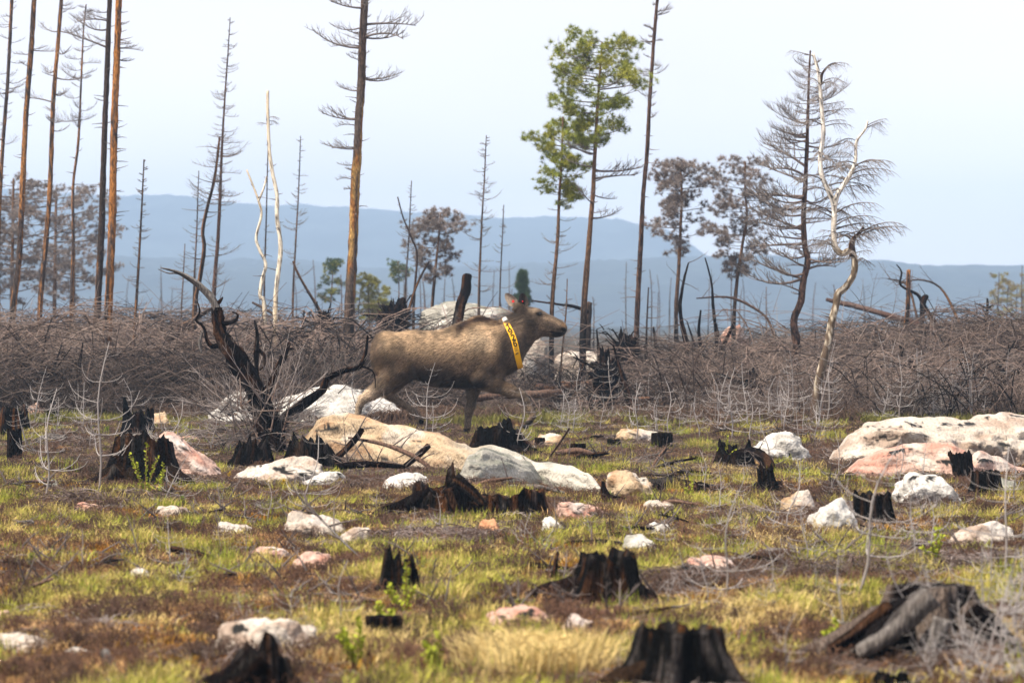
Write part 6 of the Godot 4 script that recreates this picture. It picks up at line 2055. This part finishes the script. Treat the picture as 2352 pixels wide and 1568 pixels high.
	# a light birch wood at the frame edge
	for k in 5:
		tree("far_birch", place_label("hazy yellowish birch far off", 2290.0 + k * 22.0, 700.0), "", 230.0 + k * 12.0, [[2296.0 + k * 21.0, 625.0 + (k % 3) * 16.0], [2294.0 + k * 21.0, 690], [2292.0 + k * 21.0, 790]], 1.5, 4, "grey", [["green", 628.0 + (k % 3) * 16.0, 740, 22, 26, 0.0, Color(0.26, 0.20, 0.085)]], "birch", "living birches far off")

func make_small_things() -> void:
	for k in 8:
		sapling_protos.append(sapling_mesh(k))
	rng.seed = 321
	for s in [[222, 776, 1152, 0.0], [97, 885, 1158, 0.10], [370, 1025, 1168, 0.35], [390, 1180, 1328, 0.0], [704, 996, 1184, 0.05], [620, 1098, 1216, 0.0], [511, 1122, 1178, 0.0], [506, 1194, 1278, -0.08], [565, 1216, 1294, 0.0], [774, 1280, 1448, 0.03], [974, 828, 1014, 0.03], [996, 922, 1016, -0.06], [1192, 888, 1056, 0.08], [1165, 985, 1040, 0.2], [1966, 1000, 1378, 0.16], [1926, 1258, 1484, 0.12], [2212, 1345, 1526, 0.08], [2306, 1020, 1338, 0.05], [2096, 1100, 1306, 0.05], [2020, 1268, 1318, -0.1], [1873, 1292, 1378, 0.0], [1796, 1400, 1560, 0.1], [1666, 1120, 1382, -0.05], [1352, 1150, 1240, 0.0], [1812, 1050, 1226, 0.15], [1700, 1180, 1290, 0.0], [655, 1318, 1450, 0.2], [1448, 1150, 1250, 0.0], [860, 1110, 1180, 0.2], [1010, 1130, 1230, 0.1], [1040, 1180, 1250, -0.3], [935, 1160, 1235, 0.3], [1195, 1175, 1275, 0.25], [1240, 1205, 1290, 0.3], [150, 1160, 1210, -0.3], [420, 1240, 1370, 0.1], [560, 1340, 1440, -0.2], [700, 1400, 1520, 0.1], [1300, 1440, 1520, 0.2], [1420, 1480, 1560, 0.0], [1850, 1150, 1300, 0.05], [2150, 1120, 1290, -0.05], [2270, 1180, 1370, 0.08], [2340, 1250, 1460, 0.0], [1765, 930, 1066, -0.05], [1620, 1240, 1400, 0.05], [1780, 1250, 1400, -0.1]]:
		sapling(s[0], s[1], s[2], s[3])
	# the stand of saplings between the feathery tree and the outcrop, and the tangle in the lower corner
	for k in 62:
		var x := rf(1290, 2350)
		var foot := rf(962, 1035) if x < 1900 else rf(955, 985)
		sapling(x, foot - rf(70, 210) * (0.7 if x < 1600 else 1.0), foot, rf(-0.15, 0.15))
	for k in 30:
		var x := rf(2080, 2370)
		var foot := rf(1440, 1620)
		sapling(x, foot - rf(90, 280), foot, rf(-0.4, 0.4))
	for k in 22:
		var x := rf(20, 1000)
		var foot := rf(975, 1060)
		sapling(x, foot - rf(60, 150), foot, rf(-0.25, 0.25))
	for k in 44:
		var x := rf(1480, 2340)
		var foot := rf(1100, 1420)
		sapling(x, foot - rf(50, 150), foot, rf(-0.35, 0.35))
	for k in 40:
		var x := rf(0, 2350)
		var foot := rf(890, 950)
		if x > 820 and x < 1250: continue
		sapling(x, foot - rf(100, 260), foot, rf(-0.35, 0.35), ["tall thin stem in the brush", "bare pole in the brush", "tall leafless sapling in the brush"][k % 3])
	for k in 16:
		rng.seed = 7000 + k
		var x := rf(0, 2350)
		if x > 850 and x < 1240: x = 300 + k * 30
		var dd := rf(72, 100)
		var gy := 735.0 + 16761.0 / dd
		var L := rf(120, 280)
		var sl := rf(-0.35, 0.35)
		var up := rf(8, 60)
		pole("fallen_log", place_label("slanting fallen trunk in the brush", x, gy - 60.0), "", "log", [[x - L * 0.5, gy - up - L * sl * 0.5, dd, rf(7, 12)], [x, gy - up - 8.0, dd - 0.5, rf(9, 14)], [x + L * 0.5, gy - up + L * sl * 0.5, dd - 1.0, rf(8, 13)]], ["log", "dark", "char"][k % 3], "fallen trunks lying in the brush", 10, 0.7)
	for k in 48:
		rng.seed = 7300 + k
		var x := rf(0, 2350)
		if x > 840 and x < 1260: x = 1280 + k * 22
		var dd := rf(71, 92)
		var gy := 735.0 + 16761.0 / dd
		var L := rf(60, 190)
		var w := rf(6, 15)
		var sl := rf(-0.5, 0.5)
		pole("charred_snag", place_label(["jagged black snag in the brush", "black broken stem in the brush", "leaning charred snag in the brush"][k % 3], x, gy), "", "snag", [[x, gy + 6, dd, w * 1.5], [x + sl * L * 0.4, gy - L * 0.45, dd, w], [x + sl * L + rf(-10, 10), gy - L, dd, w * 0.25]], "char", "charred snags standing in the brush", 4, 0.4, 0.25)
	for t in [[1392, 862, 73.0, 36], [1512, 880, 76.0, 20], [1730, 885, 72.5, 26], [2075, 870, 75.0, 34], [2268, 905, 71.0, 46], [108, 878, 72.0, 30], [690, 800, 80.0, 26]]:
		rng.seed = int(t[0])
		var arms := []
		for a in rng.randi_range(2, 5):
			arms.append([rf(0, 180), t[3] * rf(1.2, 3.4), rf(7, 15)])
		root_wad(place_label("broad black tangle of charred roots", t[0], t[1]), "", t[0], t[1], t[2], t[3], int(t[0]), arms)
	for k in 9:
		rng.seed = 7200 + k
		var x: float = [60, 210, 420, 560, 700, 1760, 1900, 2060, 2320][k] + rf(-20, 20)
		var dd := rf(73, 84)
		root_wad(place_label("ragged low black root plate in the brush", x, 860), "", x, 735.0 + 16761.0 / dd - rf(25, 70), dd, rf(18, 30), 300 + k, [[rf(20, 70), rf(40, 80), 8], [rf(80, 120), rf(40, 80), 8], [rf(130, 170), rf(40, 80), 8]])
	for k in 130:
		rng.seed = 7700 + k
		var x := rf(10, 2340)
		var y := 1005.0 + 420.0 * pow(rf(0, 1), 1.3)
		var g := on_ground(x, y)
		var dd := -g.z
		var L := rf(30, 110) * (1.0 + (y - 1000.0) / 500.0)
		var w := (3.0 + 11.0 * pow(rf(0, 1), 2.0)) * (1.0 + (y - 1000.0) / 400.0)
		var sl := rf(-0.35, 0.35)
		var up := rf(4, 16)
		pole("fallen_branch" if w < 9.0 else "burnt_log", place_label(["charred broken branch", "grey broken stick", "brown broken branch", "black burnt stick"][k % 4] + (" of some length" if L > 110.0 else ""), x, y), "", "branch", [[x - L * 0.5, y - up + L * sl * 0.5, dd + 0.1, w * 0.7], [x + rf(-8, 8), y - up - rf(0, 8), dd, w], [x + L * 0.5, y - up - L * sl * 0.5, dd - 0.1, w * 0.5]], ["char", "bare", "brown", "char"][k % 4], "broken branches on the burnt ground", 5, 0.25)
	rng.seed = 322
	sprig(332, 1016, 1150, 5, "fresh leafy shoot", 41)
	sprig(372, 1060, 1148, 2, "small leafy shoot", 42)
	sprig(1668, 1000, 1062, 4, "leafy green shoot", 43)
	sprig(872, 1380, 1470, 7, "leafy spreading shoot", 44)
	sprig(930, 1290, 1420, 4, "thin leafy shoot", 45)
	sprig(820, 1420, 1540, 6, "low leafy shoot", 46)
	sprig(1925, 1420, 1510, 5, "leafy shoot", 47)
	sprig(2030, 1390, 1500, 3, "pale leafy shoot", 48)
	sprig(2150, 1210, 1310, 4, "yellow green shoot", 49)
	sprig(1010, 1450, 1560, 6, "tufted leafy shoot", 50)
	sprig(1590, 1095, 1160, 2, "tiny leafy shoot", 52)
	var yel := Color(0.48, 0.33, 0.02)
	for s in [[26, 1036, 20], [413, 1066, 18], [407, 1097, 18], [526, 1097, 18], [651, 1117, 22], [504, 1259, 20], [1142, 1073, 18], [1666, 1114, 22], [200, 935, 14]]:
		seedling(s[0], s[1], s[2], yel, "yellowed pine seedling")
	for s in [[418, 1155, 22], [70, 1290, 26], [390, 1372, 24], [1400, 1145, 24], [1390, 1362, 22], [245, 992, 16], [1375, 1410, 24]]:
		seedling(s[0], s[1], s[2], Color(0.11, 0.17, 0.025), "green pine seedling")

func _ready() -> void:
	n_low.frequency = 0.03
	n_mid.frequency = 0.55
	n_mid.seed = 2
	n_fine.frequency = 1.7
	n_fine.seed = 3
	n_patch.frequency = 0.46
	n_patch.seed = 5
	n_patch.fractal_octaves = 3
	n_shape.frequency = 1.0
	n_shape.fractal_octaves = 2
	n_shape.seed = 9
	rng.seed = 1
	make_view()
	make_materials()
	var r := ray(1068.7, 1007.8)
	moose_at = cam.position + r * (EYE / -r.y)
	ms = 0.293 * -moose_at.z / F
	make_ground()
	make_hill("far_hills", 3400.0, 900.0, [-1500, 430, -400, 425, 0, 436, 330, 450, 700, 472, 950, 488, 1200, 502, 1400, 500, 1470, 514, 1640, 596, 1900, 640, 2400, 680, 3900, 700], Color(0.035, 0.045, 0.045), 3.5, 61)
	make_hill("near_hills", 2300.0, 700.0, [-1500, 600, 0, 592, 500, 600, 1000, 612, 1400, 606, 1700, 592, 1950, 597, 2120, 602, 2352, 612, 3000, 622, 3900, 610], Color(0.028, 0.036, 0.032), 3.0, 62)
	make_trees()
	make_boulders()
	make_stumps()
	make_uprooted()
	make_logs()
	moose_bones()
	make_moose()
	make_small_things()
	make_brush()
	make_litter()
	make_ground_cover()
